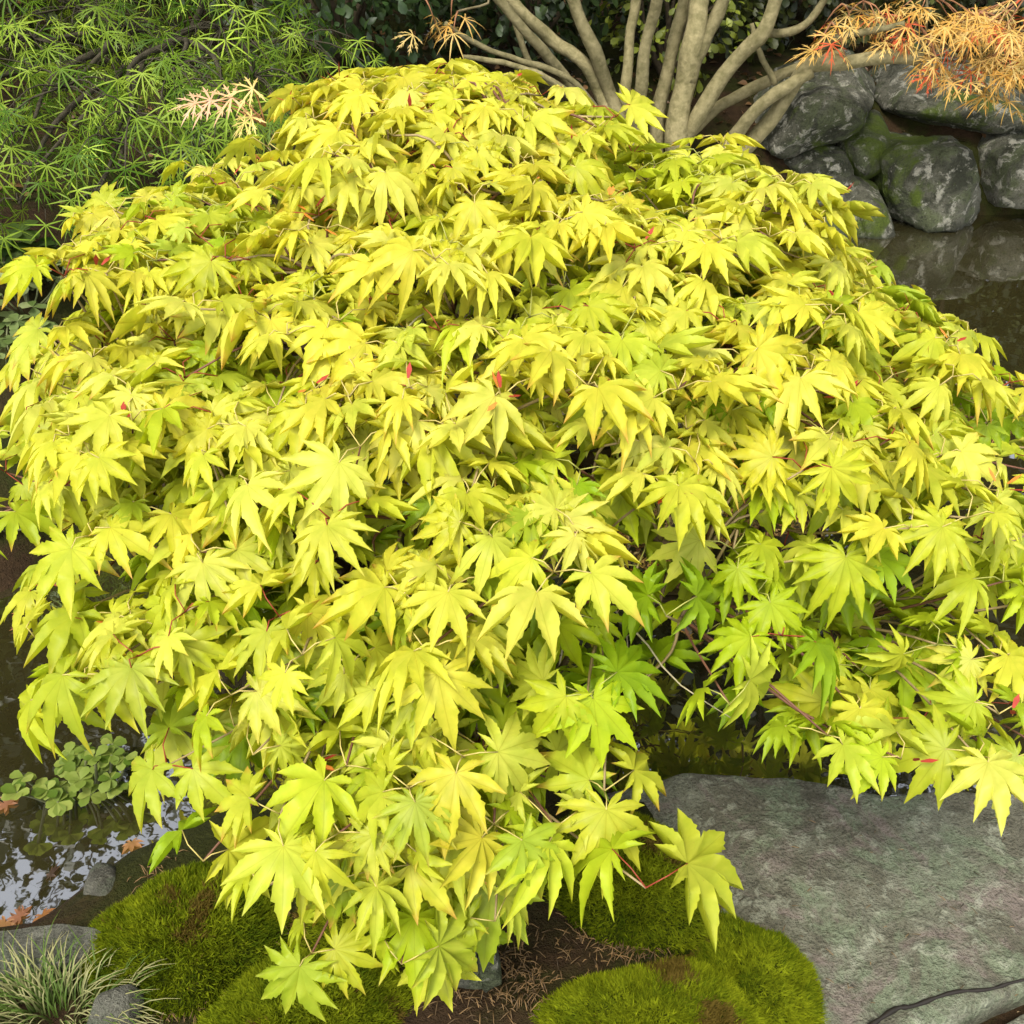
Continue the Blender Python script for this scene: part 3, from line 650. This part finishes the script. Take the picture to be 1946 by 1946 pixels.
# ------------------------------------------------------------------ green laceleaf maple on the far left bank
LT = [lace_leaf(200 + i, [7, 8, 9, 7][i], [0, 0, 1, 0][i], [.35, .6, .5, .8][i], .023) for i in range(4)]
def lace_tree(name, label, base, pads, n_single, cols, seed, scale, trunk_ends, group=None, barkc=(.06, .05, .03, 1)):
    rt = thing(name, label, 'tree', base); rg = random.Random(seed); lf = []; tw = Geo()
    g = Geo(); top = np.array(base) + [0.0, 0, .45]; g.tube(spline([np.array(base) - [0, 0, .08], np.array(base) + [.03, -.02, .2], top], 10), np.linspace(.05, .035, 10), 9, barkc); part('trunk', g.mesh('trunk', M['bark']), rt)
    for (c, rx, rz, n) in pads:
        c = np.array(c); P = limb_path(top, c + [0, 0, -.03], rg, .06, 14, .12); g = Geo(); g.tube(P, np.linspace(.016, .004, 14), 6, barkc); part('branch', g.mesh('branch', M['bark']), rt)
        for k in range(int(n * .72)):
            a = rg.uniform(0, 2 * math.pi); rr = math.sqrt(rg.random()); x, y = rr * math.cos(a), rr * math.sin(a)
            p = c + [x * rx, y * rx, -rz * rr * rr + rg.gauss(0, .03)]; az = a + rg.gauss(0, .6); pit = 20 + 40 * rr + rg.gauss(0, 14)
            d = np.array([math.cos(az) * math.cos(R(pit)), math.sin(az) * math.cos(R(pit)), -math.sin(R(pit))]); up = np.array([rg.gauss(0, .2), rg.gauss(-.25, .2), 1]) + np.array([x, y, 0]) * .5
            s = scale * rg.uniform(.75, 1.2); w = rg.random() ** 1.6; cc = np.array(cols[0]) * (1 - w) + np.array(cols[1]) * w
            if len(cols) > 2 and rg.random() < .16: cc = np.array(cols[2])
            lf.append((rg.randrange(4), frame(d, up) * s, p, np.array([*(cc * rg.uniform(.8, 1.15)), 0])))
            if k % 3 == 0: tw.tube(spline([c + [0, 0, -.02], (c + p) / 2 + [0, 0, .02], p], 6), np.linspace(.003, .0012, 6), 4, barkc)
            else: tw.tube([p, p - d * .03 + [0, 0, .01]], [.0008, .001], 4, barkc)
    part('twigs', tw.mesh('twigs', M['bark']), rt, kind='stuff')
    place_leaves(rt, lf, LT, M['lace_obj'], M['lace_att'], n_single); return rt
pads = []
for px, py, Y, r_, n in [(60, 60, 3.2, .3, 70), (230, 40, 3.4, .32, 70), (420, 40, 3.3, .32, 80), (560, 60, 3.5, .3, 60), (330, 110, 3.0, .28, 70), (480, 130, 3.1, .26, 70), (120, 150, 2.9, .28, 60), (250, 200, 2.8, .22, 50), (420, 160, 2.9, .2, 45),
                         (50, 230, 2.8, .22, 40), (210, 250, 2.75, .18, 30), (60, 300, 2.7, .16, 18), (220, 300, 2.7, .16, 18), (430, 250, 2.8, .14, 16), (30, 365, 2.65, .12, 9), (180, 350, 2.65, .12, 10), (140, 0, 3.6, .4, 80), (350, -60, 3.4, .45, 80), (100, -120, 3.3, .5, 80), (-100, 100, 3.0, .35, 60), (-150, 250, 2.9, .3, 40)]:
    pads.append((atY(px, py, Y), r_, .14, n))
lace_tree('green_laceleaf_maple', 'feathery green laceleaf maple with drooping thread-like leaves on the shaded bank', (-1.15, 3.6, .34), pads, 300, [(.06, .125, .006), (.40, .52, .06)], 3, .092, 0)

# ------------------------------------------------------------------ orange laceleaf maple with many bare stems
OB = (float(atY(1290, 275, 4.45)[0]), 4.45, ground_h(float(atY(1290, 275, 4.45)[0]), 4.45))
ort = thing('orange_laceleaf_maple', 'many-stemmed maple with bare olive-grey stems and thready orange autumn leaves', 'tree', OB); rg = random.Random(8)
stems = [([(1205, 300), (1190, 255), (1160, 180), (1130, 100), (1095, 30), (1080, -60)], 15, 0), ([(1190, 300), (1172, 245), (1140, 170), (1105, 115), (1050, 75), (1000, 30), (930, -40)], 14, .05),
         ([(1150, 280), (1118, 215), (1065, 135), (1010, 70), (945, 0), (900, -50)], 11, -.1), ([(1215, 300), (1208, 260), (1188, 190), (1196, 90), (1212, -20), (1220, -90)], 12, .12),
         ([(1222, 300), (1214, 265), (1219, 150), (1232, 60), (1252, -20), (1270, -90)], 13, -.05), ([(1250, 300), (1247, 270), (1265, 150), (1290, 40), (1306, -30), (1310, -100)], 15, .08),
         ([(1285, 310), (1284, 262), (1300, 160), (1318, 70), (1332, -20), (1340, -100)], 23, 0), ([(1306, 150), (1335, 80), (1368, 20), (1385, -50)], 15, 0),
         ([(1290, 275), (1330, 215), (1400, 112), (1450, 62), (1478, -5), (1490, -70)], 16, -.08), ([(1300, 260), (1370, 200), (1455, 155), (1540, 118), (1600, 100)], 12, .1),
         ([(1340, 320), (1382, 278), (1440, 205), (1500, 160), (1540, 135)], 14, -.16), ([(1360, 330), (1420, 278), (1475, 215), (1530, 128), (1600, 122), (1690, 106), (1750, 112)], 16, -.2),
         ([(1175, 250), (1090, 155), (1000, 118), (905, 85), (850, 40)], 6, -.15), ([(1120, 200), (1040, 150), (960, 118), (880, 110)], 6, -.2), ([(1452, 62), (1510, 58), (1555, 20), (1580, -30)], 8, -.08), ([(1130, 235), (1080, 180), (1020, 140), (985, 60), (970, -20)], 7, .1),
         ([(1535, 126), (1580, 80), (1640, 60), (1720, 40)], 7, -.2), ([(1470, 160), (1440, 100), (1430, 40)], 6, 0), ([(1690, 106), (1800, 150), (1900, 185), (1960, 215)], 4, -.22)]
for path, rp, dy in stems:
    n = len(path); P = np.array([atY(x, y, OB[1] + dy * (0.3 + i / n) + .03 * math.sin(i * 2.1 + x)) for i, (x, y) in enumerate(path)])
    Q = spline(P, 22); Q += np.array([[fbm(q[0] * 5, q[2] * 5, 1) * .012, 0, fbm(q[0] * 5, q[2] * 5, 9) * .012] for q in Q]); r0 = rp * 4.3 / FPX
    g = Geo(); g.tube(Q, np.linspace(r0, r0 * .72, 22) * (1 + .06 * np.sin(np.arange(22) * .9 + rp)), 10, np.array([.23, .195, .095, 1]) * [*([rg.uniform(.8, 1.2)] * 3), 1]); part('stem', g.mesh('stem', M['bark']), ort)
lf = []; tw = Geo()
opads = [((1640, 20), 4.3, .14, 22), ((1740, 60), 4.25, .14, 26), ((1860, 40), 4.25, .18, 60), ((1930, 100), 4.2, .16, 50), ((1840, 120), 4.25, .14, 22), ((1760, 5), 4.3, .2, 45), ((1580, 60), 4.25, .08, 9), ((1600, 25), 4.3, .08, 8), ((1950, 10), 4.2, .25, 60), ((1910, 165), 4.2, .09, 10), ((1770, 110), 4.2, .08, 8), ((860, 15), 4.1, .07, 6), ((805, 12), 4.1, .05, 4), ((870, 40), 4.1, .05, 4), ((2060, 60), 4.2, .3, 80)]
opl = [(atY(*p, Y), r_, n) for p, Y, r_, n in opads] + [(np.array([x, y, z]), .5, 70) for x, y, z in [(.4, 4.6, 1.75), (.9, 4.2, 1.9), (1.4, 4.6, 1.8), (.2, 5.1, 1.9), (1.2, 5.2, 2.1), (1.9, 4.7, 1.7), (.7, 4.9, 2.2)]]
for c, r_, n in opl:
    for k in range(int(n * (.75 if c[2] < 1.2 else .8))):
        a = rg.uniform(0, 6.28); rr = math.sqrt(rg.random()); p = c + np.array([rr * math.cos(a) * r_, rr * math.sin(a) * r_, -.08 * rr * rr + rg.gauss(0, .02)]); az = a + rg.gauss(0, .5); pit = rg.uniform(5, 50)
        d = np.array([math.cos(az) * math.cos(R(pit)), math.sin(az) * math.cos(R(pit)), -math.sin(R(pit))]); w = rg.random()
        cc = np.array([.66, .34, .07]) * w + np.array([.66, .49, .20]) * (1 - w)
        if rg.random() < .12: cc = np.array([.55, .10, .04])
        lf.append((rg.randrange(4), frame(d, [rg.gauss(0, .3), rg.gauss(-.3, .3), 1]) * rg.uniform(.07, .115), p, np.array([*cc, 0])))
        if k % 4 == 0: tw.tube(spline([c + [0, .02, .03], (c + p) / 2 + [0, 0, .03], p], 5), np.linspace(.004, .0015, 5), 4, (.35, .16, .08, 1))
    e = c + [0, .02, .03]
for i, ((c, r_, n)) in enumerate(opl):
    s0 = atY(*([(1330, -80), (1490, -60), (1740, 108), (1600, 110), (905, -40), (1270, -85)][(4 if c[0] < 0.1 and c[2] < 1.2 else (2 if c[2] < 1.2 else i % 2 * 5))]), 4.4); P = limb_path(s0, c + [0, .02, .03], rg, .04, 12, .03)
    g = Geo(); g.tube(P, np.linspace(.012 if c[2] > 1.2 else .006, .004, 12), 6, (.19, .15, .08, 1)); part('branch', g.mesh('branch', M['bark']), ort)
part('twigs', tw.mesh('twigs', M['bark']), ort, kind='stuff')
OT = [lace_leaf(300 + i, [7, 7, 7, 7][i], [1, 2, 1, 0][i], [.3, .5, .4, .7][i], .03) for i in range(4)]
place_leaves(ort, lf, OT, M['lace_obj'], M['lace_att'], 220)

# ------------------------------------------------------------------ evergreen shrubs on the bank, tall trees beyond
OV = oval_leaf(.32, .25)
def bush(label, x, y, h, r_, n, seed, c1, c2, size, group='evergreen shrubs on the far bank'):
    z0 = ground_h(x, y) - .02; rt = thing('evergreen_shrub', label, 'shrub', (x, y, z0), group); rg = np.random.default_rng(seed); g = Geo()
    ends = []
    for k in range(9):
        a = rg.uniform(0, 6.28); e = np.array([x + r_ * .8 * math.cos(a) * rg.uniform(.3, 1), y + r_ * .8 * math.sin(a) * rg.uniform(.3, 1), z0 + h * rg.uniform(.45, .95)]); ends.append(e)
        g.tube(spline([(x, y, z0), ((x + e[0]) / 2 + rg.normal(0, .05), (y + e[1]) / 2, (z0 + e[2]) / 2), e], 8), np.linspace(.02, .006, 8), 5, (.08, .06, .035, 1))
    part('stems', g.mesh('stems', M['bark']), rt)
    lg = Geo(); u = rg.normal(0, 1, (n, 3)); u /= np.linalg.norm(u, axis=1)[:, None]; rad = rg.uniform(.25, 1, (n, 1)) ** .5
    lum = np.array([1 + .3 * fbm(*(q * 2.3), 3) for q in u])[:, None]; P = np.array([x, y, z0 + h * .5]) + u * rad * lum * [r_, r_, h * .52]; P[:, 2] = np.maximum(P[:, 2], z0 + .02)
    Ms = []; cols = []
    for k in range(n):
        d = u[k] + rg.normal(0, .7, 3); Ms.append(frame(d, [rg.normal(0, .5), rg.normal(-.2, .5), 1]) * size * rg.uniform(.6, 1.3)); w = rg.random(); cols.append([*(np.array(c1) * w + np.array(c2) * (1 - w)), 1])
    lg.inst(OV, np.array(Ms), P, np.array(cols)); part('foliage', lg.mesh('foliage', M['ever']), rt, kind='stuff')
D1, D2 = (.018, .028, .005), (.065, .075, .010)
bush('dense dark evergreen shrub directly behind the bare stems', 1.05, 5.6, 1.1, .62, 2600, 1, D1, D2, .06)
bush('dark shrub speckled with yellow-green leaves, seen between the bare stems', .75, 5.1, .75, .36, 700, 2, (.05, .07, .01), (.30, .34, .03), .045)
bush('dark evergreen shrub behind the crown of the golden maple', .05, 5.2, 1.0, .65, 2600, 3, D1, (.05, .085, .02), .055)
bush('dark evergreen shrub beside the green laceleaf maple', -.75, 4.9, 1.25, .75, 2800, 4, D1, (.045, .09, .02), .055)
bush('tall dark evergreen shrub behind the green laceleaf maple', -1.9, 5.0, 1.5, .9, 3200, 5, D1, D2, .06)
bush('low olive shrub on the bank above the lichened boulders', 1.75, 5.75, .8, .55, 1800, 6, (.03, .04, .008), (.12, .13, .03), .05)
bush('dark evergreen shrub beyond the orange foliage', 2.6, 5.9, 1.2, .8, 2600, 7, D1, (.07, .08, .02), .06)
bush('dark evergreen shrub on the bank beyond the left shore plants', -2.7, 3.6, 1.3, .8, 2600, 8, D1, D2, .06)
def tall_tree(name, label, x, y, H, crown_r, crown_z, nend, nleaf, seed, size, c1, c2, sig=.55, r0=.16):
    z0 = ground_h(x, y) - .1; rt = thing(name, label, 'tree', (x, y, z0), 'tall trees standing round the pond'); rg = np.random.default_rng(seed); g = Geo(); rr = random.Random(seed)
    T = spline([(x, y, z0), (x + rr.gauss(0, .1), y, z0 + H * .3), (x + rr.gauss(0, .25), y + rr.gauss(0, .2), z0 + H * .65), (x + rr.gauss(0, .3), y, z0 + H * .95)], 18)
    bc = (.06, .045, .03, 1); g.tube(T, np.linspace(r0, .03, 18), 9, bc); part('trunk', g.mesh('trunk', M['bark']), rt); g = Geo(); ends = []
    for k in range(nend):
        a = rg.uniform(0, 6.28); f = rg.uniform(0, 1); zz = crown_z + (H - crown_z) * f; rad = crown_r * math.sqrt(max(.05, 1 - (2 * f - .75) ** 2 * .75)) * rg.uniform(.35, 1)
        e = np.array([x + rad * math.cos(a), y + rad * math.sin(a), z0 + zz]); s0 = T[min(17, max(3, int(17 * (zz * .8) / H)))]
        P = limb_path(s0, e, rr, .25, 9, .06); g.tube(P, np.linspace(.045, .012, 9), 5, bc); ends += [P[5], P[7], e]
        for j in range(3):
            e3 = e + np.array([rr.gauss(0, .5), rr.gauss(0, .5), rr.gauss(.1, .4)]); g.tube(limb_path(P[6], e3, rr, .08, 6, .03), np.linspace(.014, .005, 6), 4, bc); ends.append(e3)
    part('limbs', g.mesh('limbs', M['bark']), rt)
    E = np.array(ends); P = E[rg.integers(0, len(E), nleaf)] + rg.normal(0, sig, (nleaf, 3)) * [1, 1, .7]
    d = rg.normal(0, 1, (nleaf, 3)); d /= np.linalg.norm(d, axis=1)[:, None]; s = np.cross(d, rg.normal(0, 1, (nleaf, 3))); s /= np.linalg.norm(s, axis=1)[:, None]; sz = size * rg.uniform(.5, 1.3, (nleaf, 1))
    V = np.concatenate([P, P + d * sz * .5 + s * sz * .3, P + d * sz, P + d * sz * .5 - s * sz * .3], 1).reshape(-1, 3); w = rg.random((nleaf, 1)); col = np.concatenate([np.array(c1) * w + np.array(c2) * (1 - w), np.ones((nleaf, 1))], 1)
    part('crown', mesh_np('crown', V, np.arange(4 * nleaf), [4] * nleaf, M['ever'], np.repeat(col, 4, 0), None, False), rt, kind='stuff')
DG = ((.015, .028, .006), (.04, .06, .014))
for i, (x, y, H, cr, cz) in enumerate([(-6.5, 8.5, 7.5, 2.4, .8), (-3.2, 9.5, 8, 2.3, .8), (.2, 9.2, 7.6, 2.3, .9), (3.4, 9.0, 7.8, 2.4, .8), (6.8, 8.2, 7.5, 2.4, .7), (9.8, 6.2, 7, 2.4, .6)]):
    tall_tree('evergreen_tree', ['broad dark evergreen tree farthest along the left side of the wood', 'dark evergreen tree behind the green laceleaf maple', 'dark evergreen tree in the wood straight behind the golden maple', 'dark evergreen tree in the wood behind the boulder bank', 'dark evergreen tree in the wood beyond the right end of the boulder bank', 'dark evergreen tree on the right-hand pond shore'][i],
              x, y, H, cr, cz, 46, 24000, 60 + i, .20, *DG)
tall_tree('broadleaf_tree', 'tall thin-leaved broadleaf tree with open twiggy crown behind the left bank', -2.4, 6.6, 11.5, 3.2, 5.0, 40, 9000, 80, .12, (.03, .04, .01), (.07, .08, .02), .5, .17)
tall_tree('broadleaf_tree', 'tall thin-leaved broadleaf tree with open twiggy crown behind the bare-stemmed maple', 2.6, 7.2, 10.5, 3.0, 5.0, 36, 16000, 81, .12, (.03, .04, .01), (.08, .08, .02), .5, .16)

def seen_ground(px, py):              # first point of ground or water along a sight line
    d = ray(px, py)
    for s in np.arange(.6, 8, .01):
        p = CAM + d * s
        if p[2] <= max(0.0, ground_h(p[0], p[1])): break
    return p
# ------------------------------------------------------------------ small plants of the near left shore
def shore_plant(name, label, px, py, z, n_ros, spread, ll, seed, c1, c2, cat='plant', group=None):
    c = seen_ground(px, py); z0 = max(ground_h(c[0], c[1]), -.03); rt = thing(name, label, cat, (c[0], c[1], z0), group); rg = random.Random(seed); st = Geo()
    me = mesh_np('leaf', OV[0] * [1, 1.25, 1], OV[1], OV[2], M['lace_obj'], None, OV[3])
    for i in range(n_ros):
        a = rg.uniform(0, 6.28); rr = spread * math.sqrt(rg.random()); tip = np.array([c[0] + rr * math.cos(a), c[1] + rr * math.sin(a) * .8, max(z0, 0) + rg.uniform(.25, 1.0) * spread * .9])
        st.tube(spline([(c[0] + rr * .3 * math.cos(a), c[1] + rr * .25 * math.sin(a), z0), (np.array([c[0], c[1], z0]) + tip) / 2 + [rr * .3 * math.cos(a), 0, 0], tip], 6), [.003] * 6, 5, (.12, .13, .05, 1))
        nl = rg.choice([6, 7, 8]); a0 = rg.uniform(0, 6.28)
        for j in range(nl):
            az = a0 + j * 6.28 / nl * 1.0 + rg.gauss(0, .15); pit = rg.uniform(-35, 25); d = np.array([math.cos(az) * math.cos(R(pit)), math.sin(az) * math.cos(R(pit)), -math.sin(R(pit))])
            m3 = frame(d, [0, 0, 1]) * ll * rg.uniform(.7, 1.15); ob = bpy.data.objects.new('leaf', me); C.objects.link(ob); ob.parent = rt; p = tip - np.array([c[0], c[1], z0])
            ob.matrix_local = Matrix([[*map(float, m3[k]), float(p[k])] for k in range(3)] + [[0, 0, 0, 1]]); w = rg.random(); ob.color = [*(float(x) for x in np.array(c1) * w + np.array(c2) * (1 - w)), 0]
    part('stems', st.mesh('stems', M['twig']), rt)
G1, G2 = (.05, .11, .03), (.13, .20, .07)
shore_plant('shore_plant', 'leafy green plant growing over the water beside the plain grey stone', 150, 1510, .0, 22, .105, .027, 1, (.075, .13, .014), (.27, .31, .07))
shore_plant('shore_plant', 'small green plant with round leaves at the pond edge, largest clump of the left shore', 15, 1010, .03, 10, .075, .026, 2, (.05, .09, .012), (.13, .17, .03))
shore_plant('shore_plant', 'tiny light green plant rising from the dark water', 55, 1120, .0, 2, .025, .020, 3, (.10, .16, .04), (.2, .28, .08))
shore_plant('shore_plant', 'pale-tipped leafy plant on the shore next to the dark broad-leaved plant', 50, 590, .12, 16, .14, .040, 4, (.09, .13, .035), (.30, .33, .15))
shore_plant('shore_plant', 'dark broad-leaved plant on the shore under the green laceleaf maple', 25, 510, .2, 12, .13, .055, 5, (.035, .07, .012), (.09, .13, .03))
shore_plant('shore_plant', 'grey-green leafy plant on the shore below the pale-tipped plant', 15, 690, .08, 14, .13, .036, 6, (.08, .12, .03), (.24, .28, .11))
# grass tuft
gc = at(110, 1930, .09); gz = ground_h(gc[0], gc[1]); rt = thing('grass_tuft', 'straw-tipped tuft of fine grass in front of the plain grey stone', 'grass', (gc[0], gc[1], gz)); rg = random.Random(4); g = Geo()
for k in range(620):
    a = rg.uniform(0, 6.28); rr = .085 * math.sqrt(rg.random()); b = np.array([gc[0] + rr * math.cos(a) * 1.3, gc[1] + rr * math.sin(a) * .7, gz - .005]); l = rg.uniform(.035, .09); lean = rg.uniform(.3, 1.1); a2 = a + rg.gauss(0, .6)
    d = np.array([math.cos(a2) * lean, math.sin(a2) * lean, 0]); P = [b, b + (d * .25 + [0, 0, .45]) * l, b + (d * .7 + [0, 0, .7]) * l, b + (d * 1.15 + [0, 0, .62]) * l]; P = spline(P, 6); w = np.cross(nrm(d), [0, 0, 1]) * .0011
    wd = np.array([1, 1, .9, .75, .5, .15])[:, None]; V = np.concatenate([P - w * wd, P + w * wd]); st = rg.random() < .62; c0 = np.array([.05, .09, .012, 1]); c1 = np.array([.46, .42, .19, 1]) if st else np.array([.12, .19, .03, 1])
    f = np.linspace(0, 1, 6)[:, None] ** .8; cc = c0 * (1 - f) + c1 * f; L = sum([[i, i + 1, i + 7, i + 6] for i in range(5)], []); g.add(V, L, [4] * 5, np.concatenate([cc, cc]))
part('blades', g.mesh('blades', M['blade']), rt, kind='stuff')
# needles, bits of twig and crumbs on the bare soil
g = Geo(); rg = random.Random(6)
for px, py, sx, sy, n in [(1200, 1770, 90, 55, 420), (330, 1850, 110, 60, 420), (960, 1850, 130, 70, 420), (1385, 1815, 50, 20, 120), (600, 1760, 150, 70, 300), (1750, 1935, 120, 30, 260), (300, 1660, 40, 40, 60)]:
    for _ in range(n):
        p = at(px + rg.gauss(0, sx * .6), py + rg.gauss(0, sy * .6), .1); z = ground_h(p[0], p[1]) + .004
        if z < .0: continue
        a = rg.uniform(0, 6.28); l = rg.uniform(.006, .03); d = np.array([math.cos(a), math.sin(a), rg.gauss(0, .15)]) * l; b = np.array([p[0], p[1], z]); k = rg.random()
        g.tube([b, b + d * .5 + [0, 0, rg.uniform(.001, .007)], b + d], [.0009, .0008, .0004], 4, (.22 * k + .05, .13 * k + .03, .05 * k + .012, 1))
for _ in range(70):                  # a few bits blown onto the slab
    p = at(rg.uniform(1250, 1940), rg.uniform(1560, 1930), .07); a = rg.uniform(0, 6.28); l = rg.uniform(.004, .016); b = np.array([p[0], p[1], .079]); d = np.array([math.cos(a), math.sin(a), rg.gauss(0, .05)]) * l; k = rg.random()
    g.tube([b, b + d * .5 + [0, 0, .001], b + d], [.0009, .0008, .0004], 4, (.22 * k + .04, .14 * k + .03, .06 * k + .015, 1))
link('soil_litter', g.mesh('soil_litter', M['twig']), kind='stuff', label='brown needles and crumbs on the bare soil', category='litter')
# leaf litter on the far bank
g = Geo(); rn = np.random.default_rng(3); Ms = []; Ps = []; cs = []
for _ in range(2600):
    x, y = rn.uniform(-2.4, 3.2), rn.uniform(3.2, 6.4); d = pond_sd(x, y)
    if d < .1: continue
    Ms.append(frame([rn.normal(), rn.normal(), rn.normal(0, .2)], [rn.normal(0, .4), rn.normal(0, .4), 1]) * rn.uniform(.02, .05)); Ps.append((x, y, ground_h(x, y) + .012)); k = rn.random(); cs.append([.05 + .2 * k, .03 + .10 * k, .012 + .04 * k, 1])
g.inst(OV, np.array(Ms), np.array(Ps), np.array(cs)); link('leaf_litter', g.mesh('leaf_litter', M['ever']), kind='stuff', label='brown fallen leaves covering the far bank', category='leaf litter')
# single fallen leaves
FT = [maple_leaf(400 + i, 7, .15, .4) for i in range(3)]; fme = [mesh_np('fallen_leaf', t[0], t[1], t[2], M['leaf_obj'], None, t[3]) for t in FT]
rg = random.Random(9)
for px, py, s, lab, gp in [(40, 1190, .035, 'pinkish brown fallen leaf floating on dark water by the left shore', 0), (35, 1165, .018, 'small tan leaf scrap floating above the pinkish fallen leaf', 0), (10, 1752, .04, 'largest of three orange-brown fallen leaves by the plain grey stone', 2), (40, 1742, .035, 'middle-sized of three orange-brown fallen leaves by the plain grey stone', 2), (80, 1738, .03, 'smallest of three orange-brown fallen leaves by the plain grey stone', 2),
                           (250, 1600, .03, 'tan fallen leaf at the water edge beside the rounded grey-green stone', 0), (95, 1665, .03, 'dark narrow fallen leaf floating in the sky reflection', 0), (15, 1530, .04, 'reddish fallen leaf in the water left of the leafy green plant', 0), (1690, 1450, .025, 'red fallen leaf on the water behind the stone slab', 0), (1620, 1440, .025, 'orange fallen leaf on the water behind the stone slab', 0)]:
    p = at(px, py, .004); z = max(.004, ground_h(p[0], p[1]) + .006); p = at(px, py, z); c = rg.choice([(.42, .17, .06), (.36, .16, .09), (.45, .22, .10)])
    if 'red ' in lab: c = (.45, .05, .02)
    if 'dark' in lab and 'narrow' in lab: c = (.10, .06, .045)
    o = link('fallen_leaf', fme[rg.randrange(3)], label=lab, category='leaf'); a = rg.uniform(0, 6.28); o.location = p; o.scale = (s, s * (.4 if 'narrow' in lab else 1), s); o.rotation_euler = (rg.gauss(0, .1), rg.gauss(0, .1), a); o.color = (*c, .3)
    if gp: o['group'] = 'orange leaves by the grey stone'
# near-black twig standing in for the crack's darkness; pale painted glint at the far waterline
g = Geo(); g.tube(spline([at(1640, 1960, .085), at(1700, 1918, .088), at(1735, 1912, .085), at(1810, 1886, .088), at(1880, 1880, .086), at(1946, 1862, .09), at(2100, 1840, .09)], 24), np.linspace(.0042, .0022, 24) * (1 + .3 * np.sin(np.arange(24) * 2.3)), 6, (.016, .012, .008, 1))
link('twig', g.mesh('twig', M['twig']), label='dark twig standing in for the darkness of the crack between the two paving stones', category='twig')
g = Geo(); g.tube(spline([at(1590, 449, .004), at(1640, 443, .006), at(1694, 440, .004)], 8), [.005] * 8, 5, (.6, .58, .5, 1))  # reflection highlight on the water, painted as a pale tube
link('twig', g.mesh('twig', M['twig']), label='painted pale reflection glint along the waterline at the boulders', category='twig')
